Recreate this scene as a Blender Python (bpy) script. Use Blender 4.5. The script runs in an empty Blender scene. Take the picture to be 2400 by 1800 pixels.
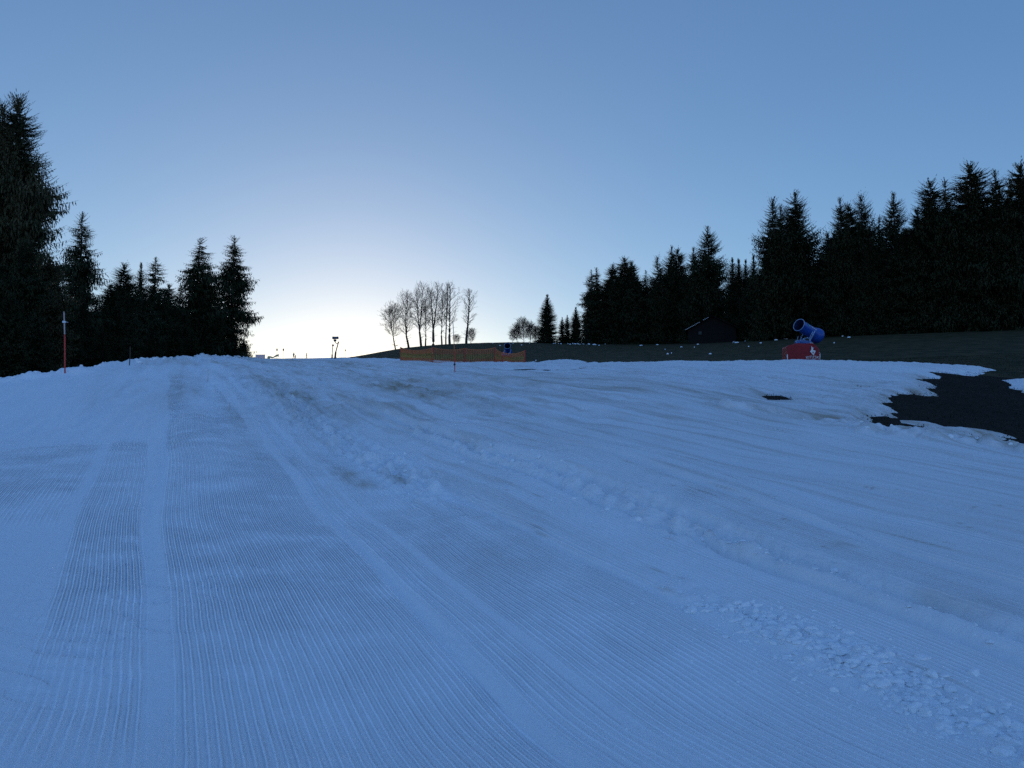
import bpy, bmesh, math, random
import numpy as np
from mathutils import Vector, Matrix

rng = np.random.default_rng(7)
random.seed(7)
scene = bpy.context.scene
col_main = scene.collection
R = math.radians

# ------------------------------------------------------------------ camera, sky, sun, exposure
F_PX = 1803.0                      # focal length in photo pixels (2400 wide)
PITCH = math.atan(130.0 / F_PX)    # camera looks slightly up
CAM_Z = 1.6
cam_data = bpy.data.cameras.new("camera")
cam = bpy.data.objects.new("camera", cam_data)
col_main.objects.link(cam)
cam.location = (0, 0, CAM_Z)
cam.rotation_euler = (math.pi / 2 + PITCH, 0, 0)
cam_data.sensor_width = 36.0
cam_data.lens = 36.0 * F_PX / 2400.0
cam_data.clip_start = 0.05
cam_data.clip_end = 6000
scene.camera = cam

SUN_EL = R(4.6)
SUN_AZ = R(-11.5)                  # from +Y, negative = towards -X
SUN_DIR = Vector((math.sin(SUN_AZ) * math.cos(SUN_EL), math.cos(SUN_AZ) * math.cos(SUN_EL), math.sin(SUN_EL)))

world = bpy.data.worlds.new("World")
scene.world = world
world.use_nodes = True
wn = world.node_tree.nodes
wl = world.node_tree.links
wn.clear()


def N(nodes, kind, **kw):
    n = nodes.new(kind)
    for k, v in kw.items():
        setattr(n, k, v)
    return n


w_out = N(wn, "ShaderNodeOutputWorld")
w_bg = N(wn, "ShaderNodeBackground")
w_sky = N(wn, "ShaderNodeTexSky")
w_sky.sky_type = "NISHITA"
w_sky.sun_disc = False
w_sky.sun_elevation = SUN_EL
w_sky.sun_rotation = SUN_AZ
w_sky.altitude = 900
w_sky.air_density = 1.0
w_sky.dust_density = 0.4
w_sky.ozone_density = 3.0
w_bg.inputs["Strength"].default_value = 0.10
# blue light added to lift the snow, for scattering the sky model lacks, growing gently away from the low sun
w_geo = N(wn, "ShaderNodeTexCoord")
w_dot = N(wn, "ShaderNodeVectorMath", operation="DOT_PRODUCT")
w_dot.inputs[1].default_value = SUN_DIR
w_wgt = N(wn, "ShaderNodeMath", operation="MULTIPLY_ADD")
w_wgt.inputs[1].default_value = -0.75
w_wgt.inputs[2].default_value = 1.25
w_col = N(wn, "ShaderNodeMix", data_type="RGBA", blend_type="MULTIPLY")
w_col.inputs["Factor"].default_value = 1.0
w_col.inputs["B"].default_value = (0.150, 0.378, 1.08, 1)
w_sc = N(wn, "ShaderNodeMix", data_type="RGBA", blend_type="MULTIPLY")
w_sc.inputs["Factor"].default_value = 1.0
w_sc.inputs["B"].default_value = (0.94, 0.81, 0.71, 1)
w_add = N(wn, "ShaderNodeMix", data_type="RGBA", blend_type="ADD")
w_add.inputs["Factor"].default_value = 1.0
wl.new(w_geo.outputs["Generated"], w_dot.inputs[0])
wl.new(w_dot.outputs["Value"], w_wgt.inputs[0])
wl.new(w_wgt.outputs[0], w_col.inputs["A"])
wl.new(w_sky.outputs[0], w_sc.inputs["A"])
wl.new(w_sc.outputs["Result"], w_add.inputs["A"])
wl.new(w_col.outputs["Result"], w_add.inputs["B"])
wl.new(w_add.outputs["Result"], w_bg.inputs["Color"])
wl.new(w_bg.outputs[0], w_out.inputs[0])

sun_data = bpy.data.lights.new("sun", "SUN")
sun_data.energy = 2.0
sun_data.angle = R(0.53)
sun_data.color = (1.0, 0.90, 0.78)
sun = bpy.data.objects.new("sun", sun_data)
sun.rotation_euler = (-SUN_DIR).to_track_quat("-Z", "Y").to_euler()
sun.location = (0, 0, 60)
col_main.objects.link(sun)

scene.view_settings.view_transform = "Standard"
scene.view_settings.look = "None"
scene.view_settings.exposure = 1.18
scene.view_settings.gamma = 1.0
scene.view_settings.use_curve_mapping = False
scene.render.engine = "CYCLES"
scene.cycles.max_bounces = 5
scene.cycles.diffuse_bounces = 2
scene.cycles.glossy_bounces = 2
scene.cycles.use_denoising = False
for _a, _v in (("use_adaptive_sampling", True), ("adaptive_threshold", 0.01)):
    setattr(scene.cycles, _a, _v)

# ------------------------------------------------------------------ helpers


def tag(o, label=None, cat=None, group=None, kind=None):
    if label: o["label"] = label
    if cat: o["category"] = cat
    if group: o["group"] = group
    if kind: o["kind"] = kind
    return o


def link(name, data, parent=None, loc=None):
    o = bpy.data.objects.new(name, data)
    col_main.objects.link(o)
    if parent is not None: o.parent = parent
    if loc is not None: o.location = loc
    return o


def empty(name, loc, rz=0.0, scale=None):
    o = bpy.data.objects.new(name, None)
    o.empty_display_size = 0.2
    col_main.objects.link(o)
    o.location = loc
    o.rotation_euler = (0, 0, rz)
    if scale is not None: o.scale = scale
    return o


def mesh_np(name, verts, faces, mat=None, smooth=True):
    """verts (n,3), faces (m,3) or (m,4) int arrays"""
    me = bpy.data.meshes.new(name)
    verts = np.asarray(verts, np.float32)
    faces = np.asarray(faces, np.int32)
    k = faces.shape[1]
    me.vertices.add(len(verts))
    me.vertices.foreach_set("co", verts.ravel())
    me.loops.add(faces.size)
    me.loops.foreach_set("vertex_index", faces.ravel())
    me.polygons.add(len(faces))
    me.polygons.foreach_set("loop_start", np.arange(0, faces.size, k, dtype=np.int32))
    me.polygons.foreach_set("loop_total", np.full(len(faces), k, np.int32))
    me.polygons.foreach_set("use_smooth", np.full(len(faces), smooth))
    me.update(calc_edges=True)
    if mat: me.materials.append(mat)
    return me


class MB:
    """collects primitives into one mesh"""
    def __init__(self):
        self.v = []; self.f = []
    def add(self, vs, fs):
        o = len(self.v)
        self.v += [tuple(p) for p in vs]
        self.f += [tuple(i + o for i in f) for f in fs]
    def box(self, c, s, rot=None):
        hx, hy, hz = s[0] / 2, s[1] / 2, s[2] / 2
        b = min(hx, hy, hz) * 0.12
        bm = bmesh.new()
        bmesh.ops.create_cube(bm, size=1.0)
        for v in bm.verts: v.co = Vector((v.co.x * s[0], v.co.y * s[1], v.co.z * s[2]))
        bmesh.ops.bevel(bm, geom=list(bm.edges), offset=b, segments=1, affect="EDGES")
        m = rot if rot is not None else Matrix.Identity(3)
        bm.verts.ensure_lookup_table()
        self.add([m @ v.co + Vector(c) for v in bm.verts], [[v.index for v in f.verts] for f in bm.faces])
        bm.free()
    def tube(self, pts, rad, n=10, cap=True):
        pts = [Vector(p) for p in pts]
        if not hasattr(rad, "__len__"): rad = [rad] * len(pts)
        vs = []; fs = []
        for i, p in enumerate(pts):
            d = (pts[min(i + 1, len(pts) - 1)] - pts[max(i - 1, 0)]).normalized()
            q = d.to_track_quat("Z", "Y")
            for j in range(n):
                a = 2 * math.pi * j / n
                vs.append(p + q @ Vector((math.cos(a) * rad[i], math.sin(a) * rad[i], 0)))
        for i in range(len(pts) - 1):
            for j in range(n):
                a = i * n + j; b = i * n + (j + 1) % n
                fs.append((a, b, b + n, a + n))
        if cap:
            fs.append(tuple(range(n))[::-1])
            fs.append(tuple((len(pts) - 1) * n + j for j in range(n)))
        self.add(vs, fs)
    def lathe(self, prof, n=32, m=None):
        """prof: list of (r, z) closed around when first==last"""
        m = m or Matrix.Identity(4)
        vs = []; fs = []
        for r, z in prof:
            for j in range(n):
                a = 2 * math.pi * j / n
                vs.append(m @ Vector((r * math.cos(a), r * math.sin(a), z)))
        for i in range(len(prof) - 1):
            for j in range(n):
                a = i * n + j; b = i * n + (j + 1) % n
                fs.append((a, b, b + n, a + n))
        self.add(vs, fs)
    def prism(self, poly, y0, y1, m=None):
        """poly in x,z extruded along y"""
        m = m or Matrix.Identity(4)
        n = len(poly)
        vs = [m @ Vector((x, y0, z)) for x, z in poly] + [m @ Vector((x, y1, z)) for x, z in poly]
        fs = [tuple(range(n)), tuple(range(n, 2 * n))[::-1]]
        fs += [(i, (i + 1) % n, (i + 1) % n + n, i + n) for i in range(n)]
        self.add(vs, fs)
    def mesh(self, name, mat, smooth=False):
        me = bpy.data.meshes.new(name)
        me.from_pydata(self.v, [], self.f)
        me.update()
        bm = bmesh.new(); bm.from_mesh(me)
        bmesh.ops.recalc_face_normals(bm, faces=bm.faces)
        bm.to_mesh(me); bm.free()
        if smooth:
            for p in me.polygons: p.use_smooth = True
        me.materials.append(mat)
        return me
    def build(self, name, mat, parent=None, smooth=False, loc=None):
        return link(name, self.mesh(name, mat, smooth), parent, loc)


# ------------------------------------------------------------------ numpy noise
_perm = np.random.default_rng(3).permutation(256)
_perm = np.concatenate([_perm, _perm])
_g2 = np.random.default_rng(4).normal(size=(256, 2)); _g2 /= np.linalg.norm(_g2, axis=1)[:, None]


def noise2(x, y):
    xi = np.floor(x).astype(np.int64); yi = np.floor(y).astype(np.int64)
    xf = x - xi; yf = y - yi
    xi &= 255; yi &= 255
    u = xf * xf * xf * (xf * (xf * 6 - 15) + 10); v = yf * yf * yf * (yf * (yf * 6 - 15) + 10)
    def g(ix, iy, dx, dy):
        h = _g2[_perm[_perm[ix & 255] + (iy & 255)]]
        return h[..., 0] * dx + h[..., 1] * dy
    a = g(xi, yi, xf, yf); b = g(xi + 1, yi, xf - 1, yf)
    c = g(xi, yi + 1, xf, yf - 1); d = g(xi + 1, yi + 1, xf - 1, yf - 1)
    return (a + (b - a) * u) * (1 - v) + (c + (d - c) * u) * v


def fbm(x, y, o=4, lac=2.03, gain=0.5):
    s = 0; a = 1.0
    for i in range(o):
        s = s + a * noise2(x + 17.3 * i, y - 9.1 * i); x = x * lac; y = y * lac; a *= gain
    return s


def sstep(a, b, x):
    t = np.clip((x - a) / (b - a), 0, 1)
    return t * t * (3 - 2 * t)


# ------------------------------------------------------------------ terrain height field
# columns of surveyed points: bearing (as photo column) -> list of (distance, photo row of the surface there)
def z_of(row, D):
    t = (900.0 - row) / F_PX
    return CAM_Z + D * math.tan(math.atan(t) + PITCH)


TAB = {
    -500: [(3, 1860), (4, 1640), (7, 1290), (10, 1140), (12.5, 1088), (16, 1062), (20, 1020), (27, 965), (33, 940), (40, 938), (60, 925), (100, 890), (160, 872), (260, 870), (400, 900), (900, 960)],
    0: [(3, 1900), (4, 1690), (7, 1292), (10, 1122), (12.5, 1076), (16, 1056), (20, 1020), (28, 950), (34, 908), (38, 896), (42, 900), (60, 896), (100, 884), (160, 868), (260, 860), (400, 890), (900, 960)],
    150: [(3, 1920), (4, 1710), (7, 1302), (10, 1126), (12.5, 1074), (16, 1050), (20, 1010), (28, 935), (35, 890), (39, 878), (44, 884), (60, 884), (100, 876), (160, 862), (260, 856), (400, 890), (900, 960)],
    300: [(3, 1940), (4, 1730), (7, 1318), (10, 1140), (12.5, 1075), (16, 1038), (20, 992), (28, 922), (38, 872), (47, 853), (54, 856), (70, 864), (100, 864), (160, 856), (260, 852), (400, 890), (900, 960)],
    480: [(3, 1960), (4, 1750), (7, 1335), (10, 1160), (14, 1045), (20, 965), (28, 913), (40, 868), (60, 846), (80, 837), (95, 838), (130, 845), (180, 850), (260, 852), (400, 890), (900, 960)],
    600: [(3, 1980), (4, 1770), (7, 1350), (10, 1172), (14, 1062), (20, 982), (28, 922), (40, 880), (60, 858), (100, 848), (140, 844), (190, 842), (230, 849), (300, 870), (900, 960)],
    800: [(3, 2000), (4, 1780), (7, 1360), (10, 1190), (14, 1085), (20, 1008), (28, 938), (40, 890), (60, 862), (100, 850), (140, 846), (190, 842), (230, 849), (300, 870), (900, 960)],
    900: [(3, 2000), (4, 1780), (7, 1360), (10, 1195), (14, 1090), (20, 1003), (28, 940), (40, 894), (60, 862), (85, 848), (110, 841), (140, 840), (180, 829), (225, 818), (260, 820), (320, 850), (900, 960)],
    1000: [(3, 2000), (4, 1780), (7, 1360), (10, 1186), (14, 1083), (20, 995), (28, 930), (40, 887), (55, 862), (70, 849), (85, 846), (110, 845), (140, 832), (180, 815), (212, 806), (240, 810), (320, 840), (900, 960)],
    1200: [(3, 2000), (4, 1770), (7, 1345), (10, 1172), (14, 1068), (20, 985), (28, 922), (40, 878), (52, 860), (66, 851), (74, 856), (95, 855), (120, 842), (150, 823), (180, 808), (212, 799), (250, 804), (320, 830), (900, 960)],
    1500: [(3, 1990), (4, 1750), (7, 1325), (10, 1150), (14, 1052), (20, 972), (28, 910), (38, 875), (47, 857), (56, 850), (64, 855), (78, 853), (100, 843), (140, 825), (190, 810), (240, 807), (300, 812), (900, 960)],
    1880: [(3, 1980), (4, 1730), (7, 1320), (10, 1160), (14, 1075), (20, 1000), (28, 930), (38, 885), (47, 856), (55, 844), (61, 853), (70, 846), (90, 825), (120, 802), (150, 791), (180, 793), (300, 800), (900, 960)],
    2150: [(3, 1970), (4, 1720), (7, 1320), (10, 1170), (14, 1090), (20, 1010), (28, 945), (38, 890), (47, 860), (55, 850), (62, 846), (72, 832), (90, 808), (115, 786), (140, 777), (170, 779), (300, 790), (900, 950)],
    2400: [(3, 1970), (4, 1720), (7, 1325), (10, 1185), (14, 1110), (20, 1052), (28, 985), (38, 915), (47, 876), (56, 852), (70, 822), (90, 793), (115, 775), (135, 770), (170, 774), (300, 785), (900, 950)],
    2900: [(3, 1980), (4, 1740), (7, 1345), (10, 1210), (14, 1125), (20, 1050), (28, 975), (38, 905), (47, 868), (56, 840), (70, 805), (90, 775), (115, 760), (135, 756), (170, 765), (300, 780), (900, 950)],
}
_cols = sorted(TAB)
_L = np.linspace(math.log(2.0), math.log(900.0), 520)
_PHI = np.linspace(R(-48), R(48), 385)
_prof = []
for c in _cols:
    az = math.atan((c - 1200) / F_PX)
    rr = []; zz = []
    for D, row in TAB[c]:
        rr.append(math.log(D / math.cos(az))); zz.append(z_of(row, D))
    _prof.append(np.interp(_L, [math.log(2.0)] + rr, [zz[0]] + zz))
_prof = np.array(_prof)
_azs = np.array([math.atan((c - 1200) / F_PX) for c in _cols])
T = np.empty((len(_PHI), len(_L)))
for j in range(len(_L)):
    T[:, j] = np.interp(_PHI, _azs, _prof[:, j])


def gsmooth(A, sig, axis):
    n = int(sig * 3) + 1
    k = np.exp(-0.5 * (np.arange(-n, n + 1) / sig) ** 2); k /= k.sum()
    P = np.pad(A, [(n, n) if a == axis else (0, 0) for a in range(2)], mode="edge")
    out = np.zeros_like(A)
    for i, w in enumerate(k):
        sl = [slice(None)] * 2; sl[axis] = slice(i, i + A.shape[axis])
        out += w * P[tuple(sl)]
    return out


T = gsmooth(gsmooth(T, 4.5, 1), 7.0, 0)


def H(x, y):
    """height of the land at x, y (arrays)"""
    x = np.asarray(x, float); y = np.asarray(y, float)
    r = np.sqrt(x * x + y * y) + 1e-6
    ph = np.clip(np.arctan2(x, y), R(-47.9), R(47.9))
    l = np.clip(np.log(r), _L[0], _L[-1] - 1e-6)
    fi = (ph - _PHI[0]) / (_PHI[1] - _PHI[0]); fj = (l - _L[0]) / (_L[1] - _L[0])
    i = np.clip(fi.astype(int), 0, len(_PHI) - 2); j = np.clip(fj.astype(int), 0, len(_L) - 2)
    a = fi - i; b = fj - j
    z = (T[i, j] * (1 - a) + T[i + 1, j] * a) * (1 - b) + (T[i, j + 1] * (1 - a) + T[i + 1, j + 1] * a) * b
    back = sstep(60, 120, np.degrees(np.abs(np.arctan2(x, y))))
    return z * (1 - back) + back * np.maximum(np.minimum(z, 0.1) - 0.08 * np.maximum(r - 2.5, 0), -12.0)


def hz(x, y):
    return float(H(np.array([x]), np.array([y]))[0])


def at(colpx, D, dz=0.0):
    """a spot on the land in the direction of a photo column at distance D"""
    x = (colpx - 1200) / F_PX * D
    return Vector((x, D, hz(x, D) + dz))


def project(p):
    c, s = math.cos(PITCH), math.sin(PITCH)
    z = p[2] - CAM_Z
    d = p[1] * c + z * s
    return 1200 + F_PX * p[0] / d, 900 - F_PX * (z * c - p[1] * s) / d


# bare ground outlines in world metres (x, y)
FAR_EDGE = [(cp, D) for cp, D in [(770, 185), (800, 168), (850, 140), (920, 112), (1000, 92), (1100, 76), (1200, 69), (1320, 61), (1440, 58), (1600, 58), (1880, 57.5), (2080, 56), (2180, 54), (2260, 52), (2300, 50.5)]]
FAR_EDGE = [((c - 1200) / F_PX * D, D) for c, D in FAR_EDGE]


def unproject(colpx, row):
    """first hit of the photo ray with the land"""
    c, s = math.cos(PITCH), math.sin(PITCH)
    dx, dz = (colpx - 1200) / F_PX, (900 - row) / F_PX
    d = np.array([dx, c - dz * s, s + dz * c])
    t = np.geomspace(2.5, 900, 4000)
    z = CAM_Z + d[2] * t
    h = H(d[0] * t, d[1] * t)
    k = int(np.argmax(h >= z))
    return d[0] * t[k], d[1] * t[k]


# ------------------------------------------------------------------ materials
def new_mat(name):
    m = bpy.data.materials.new(name)
    m.use_nodes = True
    n = m.node_tree.nodes; l = m.node_tree.links
    n.clear()
    o = N(n, "ShaderNodeOutputMaterial")
    b = N(n, "ShaderNodeBsdfPrincipled")
    l.new(b.outputs[0], o.inputs[0])
    return m, n, l, b


def simple(name, c, rough=0.6, c2=None, scale=8.0, bump=0.0, metallic=0.0, detail=4.0, obj_coord=True, spec=0.4):
    m, n, l, b = new_mat(name)
    b.inputs["Roughness"].default_value = rough
    b.inputs["Metallic"].default_value = metallic
    b.inputs["Specular IOR Level"].default_value = spec
    tc = N(n, "ShaderNodeTexCoord")
    nz = N(n, "ShaderNodeTexNoise")
    nz.inputs["Scale"].default_value = scale
    nz.inputs["Detail"].default_value = detail
    l.new(tc.outputs["Object"], nz.inputs["Vector"])
    mx = N(n, "ShaderNodeMix", data_type="RGBA")
    mx.inputs["A"].default_value = (*c, 1)
    mx.inputs["B"].default_value = (*(c2 or tuple(v * 0.7 for v in c)), 1)
    mr = N(n, "ShaderNodeMapRange")
    mr.inputs["From Min"].default_value = 0.35; mr.inputs["From Max"].default_value = 0.68
    l.new(nz.outputs["Fac"], mr.inputs["Value"])
    l.new(mr.outputs[0], mx.inputs["Factor"])
    l.new(mx.outputs["Result"], b.inputs["Base Color"])
    if bump:
        bp = N(n, "ShaderNodeBump")
        bp.inputs["Strength"].default_value = 1.0
        bp.inputs["Distance"].default_value = bump
        l.new(nz.outputs["Fac"], bp.inputs["Height"])
        l.new(bp.outputs[0], b.inputs["Normal"])
    return m


def snow_material():
    m, n, l, b = new_mat("snow")
    b.inputs["Roughness"].default_value = 0.75
    b.inputs["Specular IOR Level"].default_value = 0.25
    au = N(n, "ShaderNodeAttribute"); au.attribute_name = "groom_u"
    aa = N(n, "ShaderNodeAttribute"); aa.attribute_name = "groom_amp"
    ad = N(n, "ShaderNodeAttribute"); ad.attribute_name = "dirt_shade"
    ar = N(n, "ShaderNodeAttribute"); ar.attribute_name = "rough"
    geo = N(n, "ShaderNodeNewGeometry")
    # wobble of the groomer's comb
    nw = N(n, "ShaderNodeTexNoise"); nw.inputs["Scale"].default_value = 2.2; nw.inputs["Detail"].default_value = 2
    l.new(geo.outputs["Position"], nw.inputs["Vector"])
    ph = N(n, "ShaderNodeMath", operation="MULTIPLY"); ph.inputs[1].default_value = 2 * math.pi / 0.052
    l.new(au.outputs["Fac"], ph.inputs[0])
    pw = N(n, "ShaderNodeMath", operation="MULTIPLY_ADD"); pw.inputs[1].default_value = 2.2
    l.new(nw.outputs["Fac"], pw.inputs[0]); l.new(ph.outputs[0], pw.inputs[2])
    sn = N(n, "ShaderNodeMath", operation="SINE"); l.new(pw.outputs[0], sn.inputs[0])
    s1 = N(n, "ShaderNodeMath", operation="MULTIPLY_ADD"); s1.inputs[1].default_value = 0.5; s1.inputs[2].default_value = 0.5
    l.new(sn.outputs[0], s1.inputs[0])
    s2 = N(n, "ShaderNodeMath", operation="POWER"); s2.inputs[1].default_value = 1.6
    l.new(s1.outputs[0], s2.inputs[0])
    # patchy wear of the ribs
    n1 = N(n, "ShaderNodeTexNoise"); n1.inputs["Scale"].default_value = 1.7; n1.inputs["Detail"].default_value = 5
    l.new(geo.outputs["Position"], n1.inputs["Vector"])
    m1 = N(n, "ShaderNodeMapRange"); m1.inputs["From Min"].default_value = 0.3; m1.inputs["From Max"].default_value = 0.55
    m1.inputs["To Min"].default_value = 0.45
    l.new(n1.outputs["Fac"], m1.inputs["Value"])
    s3 = N(n, "ShaderNodeMath", operation="MULTIPLY"); l.new(s2.outputs[0], s3.inputs[0]); l.new(aa.outputs["Fac"], s3.inputs[1])
    s4 = N(n, "ShaderNodeMath", operation="MULTIPLY"); l.new(s3.outputs[0], s4.inputs[0]); l.new(m1.outputs[0], s4.inputs[1])

    def madd(x, k, y):
        q = N(n, "ShaderNodeMath", operation="MULTIPLY_ADD"); q.inputs[1].default_value = k
        l.new(x, q.inputs[0])
        if y is None: q.inputs[2].default_value = 0.0
        else: l.new(y, q.inputs[2])
        return q.outputs[0]

    def stretched(sx_, sy_, detail=5, rough=0.6):
        mpp = N(n, "ShaderNodeMapping"); mpp.vector_type = "TEXTURE"
        mpp.inputs["Rotation"].default_value = (0, 0, R(22.8)); mpp.inputs["Scale"].default_value = (sx_, sy_, 1)
        nn = N(n, "ShaderNodeTexNoise"); nn.inputs["Scale"].default_value = 1.0; nn.inputs["Detail"].default_value = detail; nn.inputs["Roughness"].default_value = rough
        l.new(geo.outputs["Position"], mpp.inputs["Vector"]); l.new(mpp.outputs[0], nn.inputs["Vector"])
        return nn.outputs["Fac"]

    nf = N(n, "ShaderNodeTexNoise"); nf.inputs["Scale"].default_value = 60; nf.inputs["Detail"].default_value = 5; nf.inputs["Roughness"].default_value = 0.7
    l.new(geo.outputs["Position"], nf.inputs["Vector"])
    nm = N(n, "ShaderNodeTexNoise"); nm.inputs["Scale"].default_value = 7; nm.inputs["Detail"].default_value = 6
    l.new(geo.outputs["Position"], nm.inputs["Vector"])
    st1 = stretched(0.16, 3.0); st2 = stretched(0.7, 7.0, 4)
    h = madd(s4.outputs[0], 0.022, None)
    h = madd(nf.outputs["Fac"], 0.0075, h)
    h = madd(st1, 0.034, h)
    h = madd(st2, 0.12, h)
    rg = N(n, "ShaderNodeMath", operation="MULTIPLY_ADD"); rg.inputs[1].default_value = 0.045; rg.inputs[2].default_value = 0.009
    l.new(ar.outputs["Fac"], rg.inputs[0])
    rm = N(n, "ShaderNodeMath", operation="MULTIPLY"); l.new(rg.outputs[0], rm.inputs[0]); l.new(nm.outputs["Fac"], rm.inputs[1])
    hh = N(n, "ShaderNodeMath", operation="ADD"); l.new(h, hh.inputs[0]); l.new(rm.outputs[0], hh.inputs[1])
    bp = N(n, "ShaderNodeBump"); bp.inputs["Strength"].default_value = 1.0; bp.inputs["Distance"].default_value = 1.0
    l.new(hh.outputs[0], bp.inputs["Height"]); l.new(bp.outputs[0], b.inputs["Normal"])
    # colour: white with brown, trodden in soil and painted rut shading
    nd = N(n, "ShaderNodeTexNoise"); nd.inputs["Scale"].default_value = 0.9; nd.inputs["Detail"].default_value = 8; nd.inputs["Roughness"].default_value = 0.65
    mp = N(n, "ShaderNodeMapping"); mp.vector_type = "TEXTURE"; mp.inputs["Rotation"].default_value = (0, 0, R(22.8)); mp.inputs["Scale"].default_value = (0.5, 3.2, 1)
    l.new(geo.outputs["Position"], mp.inputs["Vector"]); l.new(mp.outputs[0], nd.inputs["Vector"])
    md = N(n, "ShaderNodeMapRange"); md.inputs["From Min"].default_value = 0.36; md.inputs["From Max"].default_value = 0.72
    l.new(nd.outputs["Fac"], md.inputs["Value"])
    da = N(n, "ShaderNodeMath", operation="MULTIPLY_ADD"); da.inputs[1].default_value = 0.8; da.inputs[2].default_value = 0.45
    l.new(md.outputs[0], da.inputs[0])
    dd = N(n, "ShaderNodeMath", operation="MULTIPLY", use_clamp=True); l.new(da.outputs[0], dd.inputs[0]); l.new(ad.outputs["Fac"], dd.inputs[1])
    mx = N(n, "ShaderNodeMix", data_type="RGBA")
    mx.inputs["A"].default_value = (0.88, 0.915, 0.94, 1); mx.inputs["B"].default_value = (0.36, 0.29, 0.20, 1)
    l.new(dd.outputs[0], mx.inputs["Factor"])
    # rib light and furrow shade painted into the colour, groomed lanes lightened overall
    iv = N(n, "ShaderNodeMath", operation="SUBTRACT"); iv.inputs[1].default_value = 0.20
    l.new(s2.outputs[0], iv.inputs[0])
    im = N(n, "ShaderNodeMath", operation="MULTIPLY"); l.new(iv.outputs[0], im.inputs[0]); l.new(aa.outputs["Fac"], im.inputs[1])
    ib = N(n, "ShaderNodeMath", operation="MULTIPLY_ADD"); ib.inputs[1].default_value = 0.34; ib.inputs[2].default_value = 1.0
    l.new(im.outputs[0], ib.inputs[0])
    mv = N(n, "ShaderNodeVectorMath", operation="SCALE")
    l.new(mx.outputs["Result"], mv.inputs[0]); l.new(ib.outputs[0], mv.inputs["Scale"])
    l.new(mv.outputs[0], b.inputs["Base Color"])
    return m


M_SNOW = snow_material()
M_GRASS = simple("meadow", (0.017, 0.023, 0.008), 0.95, (0.066, 0.052, 0.026), 0.6, 0.06, detail=10, spec=0.1)
M_MUD = simple("wet_earth", (0.0075, 0.0065, 0.006), 0.95, (0.018, 0.016, 0.010), 2.2, 0.04, detail=8, spec=0.08)
M_SOIL = simple("forest_floor", (0.018, 0.015, 0.010), 0.95, (0.030, 0.026, 0.014), 1.5, 0.05, spec=0.1)
M_BLADE = simple("grass_blades", (0.012, 0.017, 0.008), 0.9, (0.034, 0.029, 0.017), 0.8, spec=0.1)
M_NEEDLE = simple("spruce_needles", (0.022, 0.034, 0.014), 0.85, (0.050, 0.050, 0.024), 0.45, detail=6, spec=0.15)
M_NEEDLE_NEAR = simple("near_spruce_needles", (0.028, 0.038, 0.016), 0.85, (0.105, 0.085, 0.042), 0.35, detail=8, spec=0.15)  # brown noise paints the lit highlights into the near foliage colour
M_BARK = simple("bark", (0.050, 0.040, 0.032), 0.95, (0.085, 0.072, 0.060), 3.0, 0.03, spec=0.15)
M_RED = simple("red_plastic", (0.62, 0.035, 0.025), 0.45, (0.50, 0.03, 0.02), 6)
M_REDTARP = simple("red_tarpaulin", (0.28, 0.006, 0.012), 0.6, (0.22, 0.004, 0.009), 2.0, 0.02)
M_BLUE = simple("blue_paint", (0.010, 0.072, 0.34), 0.35, (0.008, 0.058, 0.28), 3.0)
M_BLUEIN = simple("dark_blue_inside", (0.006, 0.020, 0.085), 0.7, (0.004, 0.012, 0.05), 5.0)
M_WHITE = simple("white_print", (0.80, 0.80, 0.80), 0.5, (0.74, 0.74, 0.74), 6)
M_STEEL = simple("galvanised_steel", (0.50, 0.51, 0.52), 0.4, (0.38, 0.39, 0.40), 12, metallic=0.6)
M_PIPE = simple("blue_grey_pipe", (0.30, 0.42, 0.62), 0.4, (0.22, 0.33, 0.52), 9)
M_GREYBLUE = simple("grey_blue_paint", (0.06, 0.09, 0.14), 0.5, (0.05, 0.07, 0.11), 4)
M_DARK = simple("dark_metal", (0.030, 0.034, 0.040), 0.55, (0.05, 0.055, 0.06), 9)
M_HOSE = simple("wrapped_blue_foil", (0.030, 0.095, 0.30), 0.25, (0.10, 0.22, 0.50), 7, 0.03)
M_NETO = simple("orange_net", (0.60, 0.17, 0.05), 0.6, (0.48, 0.14, 0.04), 2)
M_NETY = simple("yellow_net", (0.42, 0.25, 0.05), 0.6, (0.36, 0.20, 0.04), 2)
M_YELLOW = simple("tan_padding", (0.55, 0.47, 0.27), 0.7, (0.42, 0.36, 0.20), 3)
M_PINK = simple("pale_red_banner", (0.90, 0.62, 0.58), 0.6, (0.85, 0.55, 0.50), 1)
M_BAMBOO = simple("pale_cane", (0.55, 0.50, 0.42), 0.6, (0.42, 0.37, 0.30), 5)
M_POLETOP = simple("worn_pole_top", (0.42, 0.30, 0.26), 0.6, (0.55, 0.45, 0.42), 6)
M_WOOD = simple("weathered_boards", (0.008, 0.007, 0.006), 0.95, (0.013, 0.011, 0.010), 2.5, 0.02)
M_ROOF = simple("old_roof_tiles", (0.006, 0.006, 0.006), 0.95, (0.010, 0.009, 0.009), 3)
M_GREEN = simple("green_print", (0.05, 0.45, 0.30), 0.5, (0.04, 0.38, 0.25), 5)

# ------------------------------------------------------------------ land sheet (grass and soil)
print("land")


def polar_grid(phis, rs):
    P, Q = np.meshgrid(phis, rs)           # rows: r, columns: phi
    x = Q * np.sin(P); y = Q * np.cos(P)
    nr, nc = P.shape
    i = np.arange(nr - 1)[:, None] * nc + np.arange(nc - 1)[None, :]
    f = np.stack([i, i + 1, i + 1 + nc, i + nc], -1).reshape(-1, 4)
    return x, y, f


# snow lane coordinate: the piste runs up and to the left
def vlane(x, y):
    return x + 0.42 * y


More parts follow.
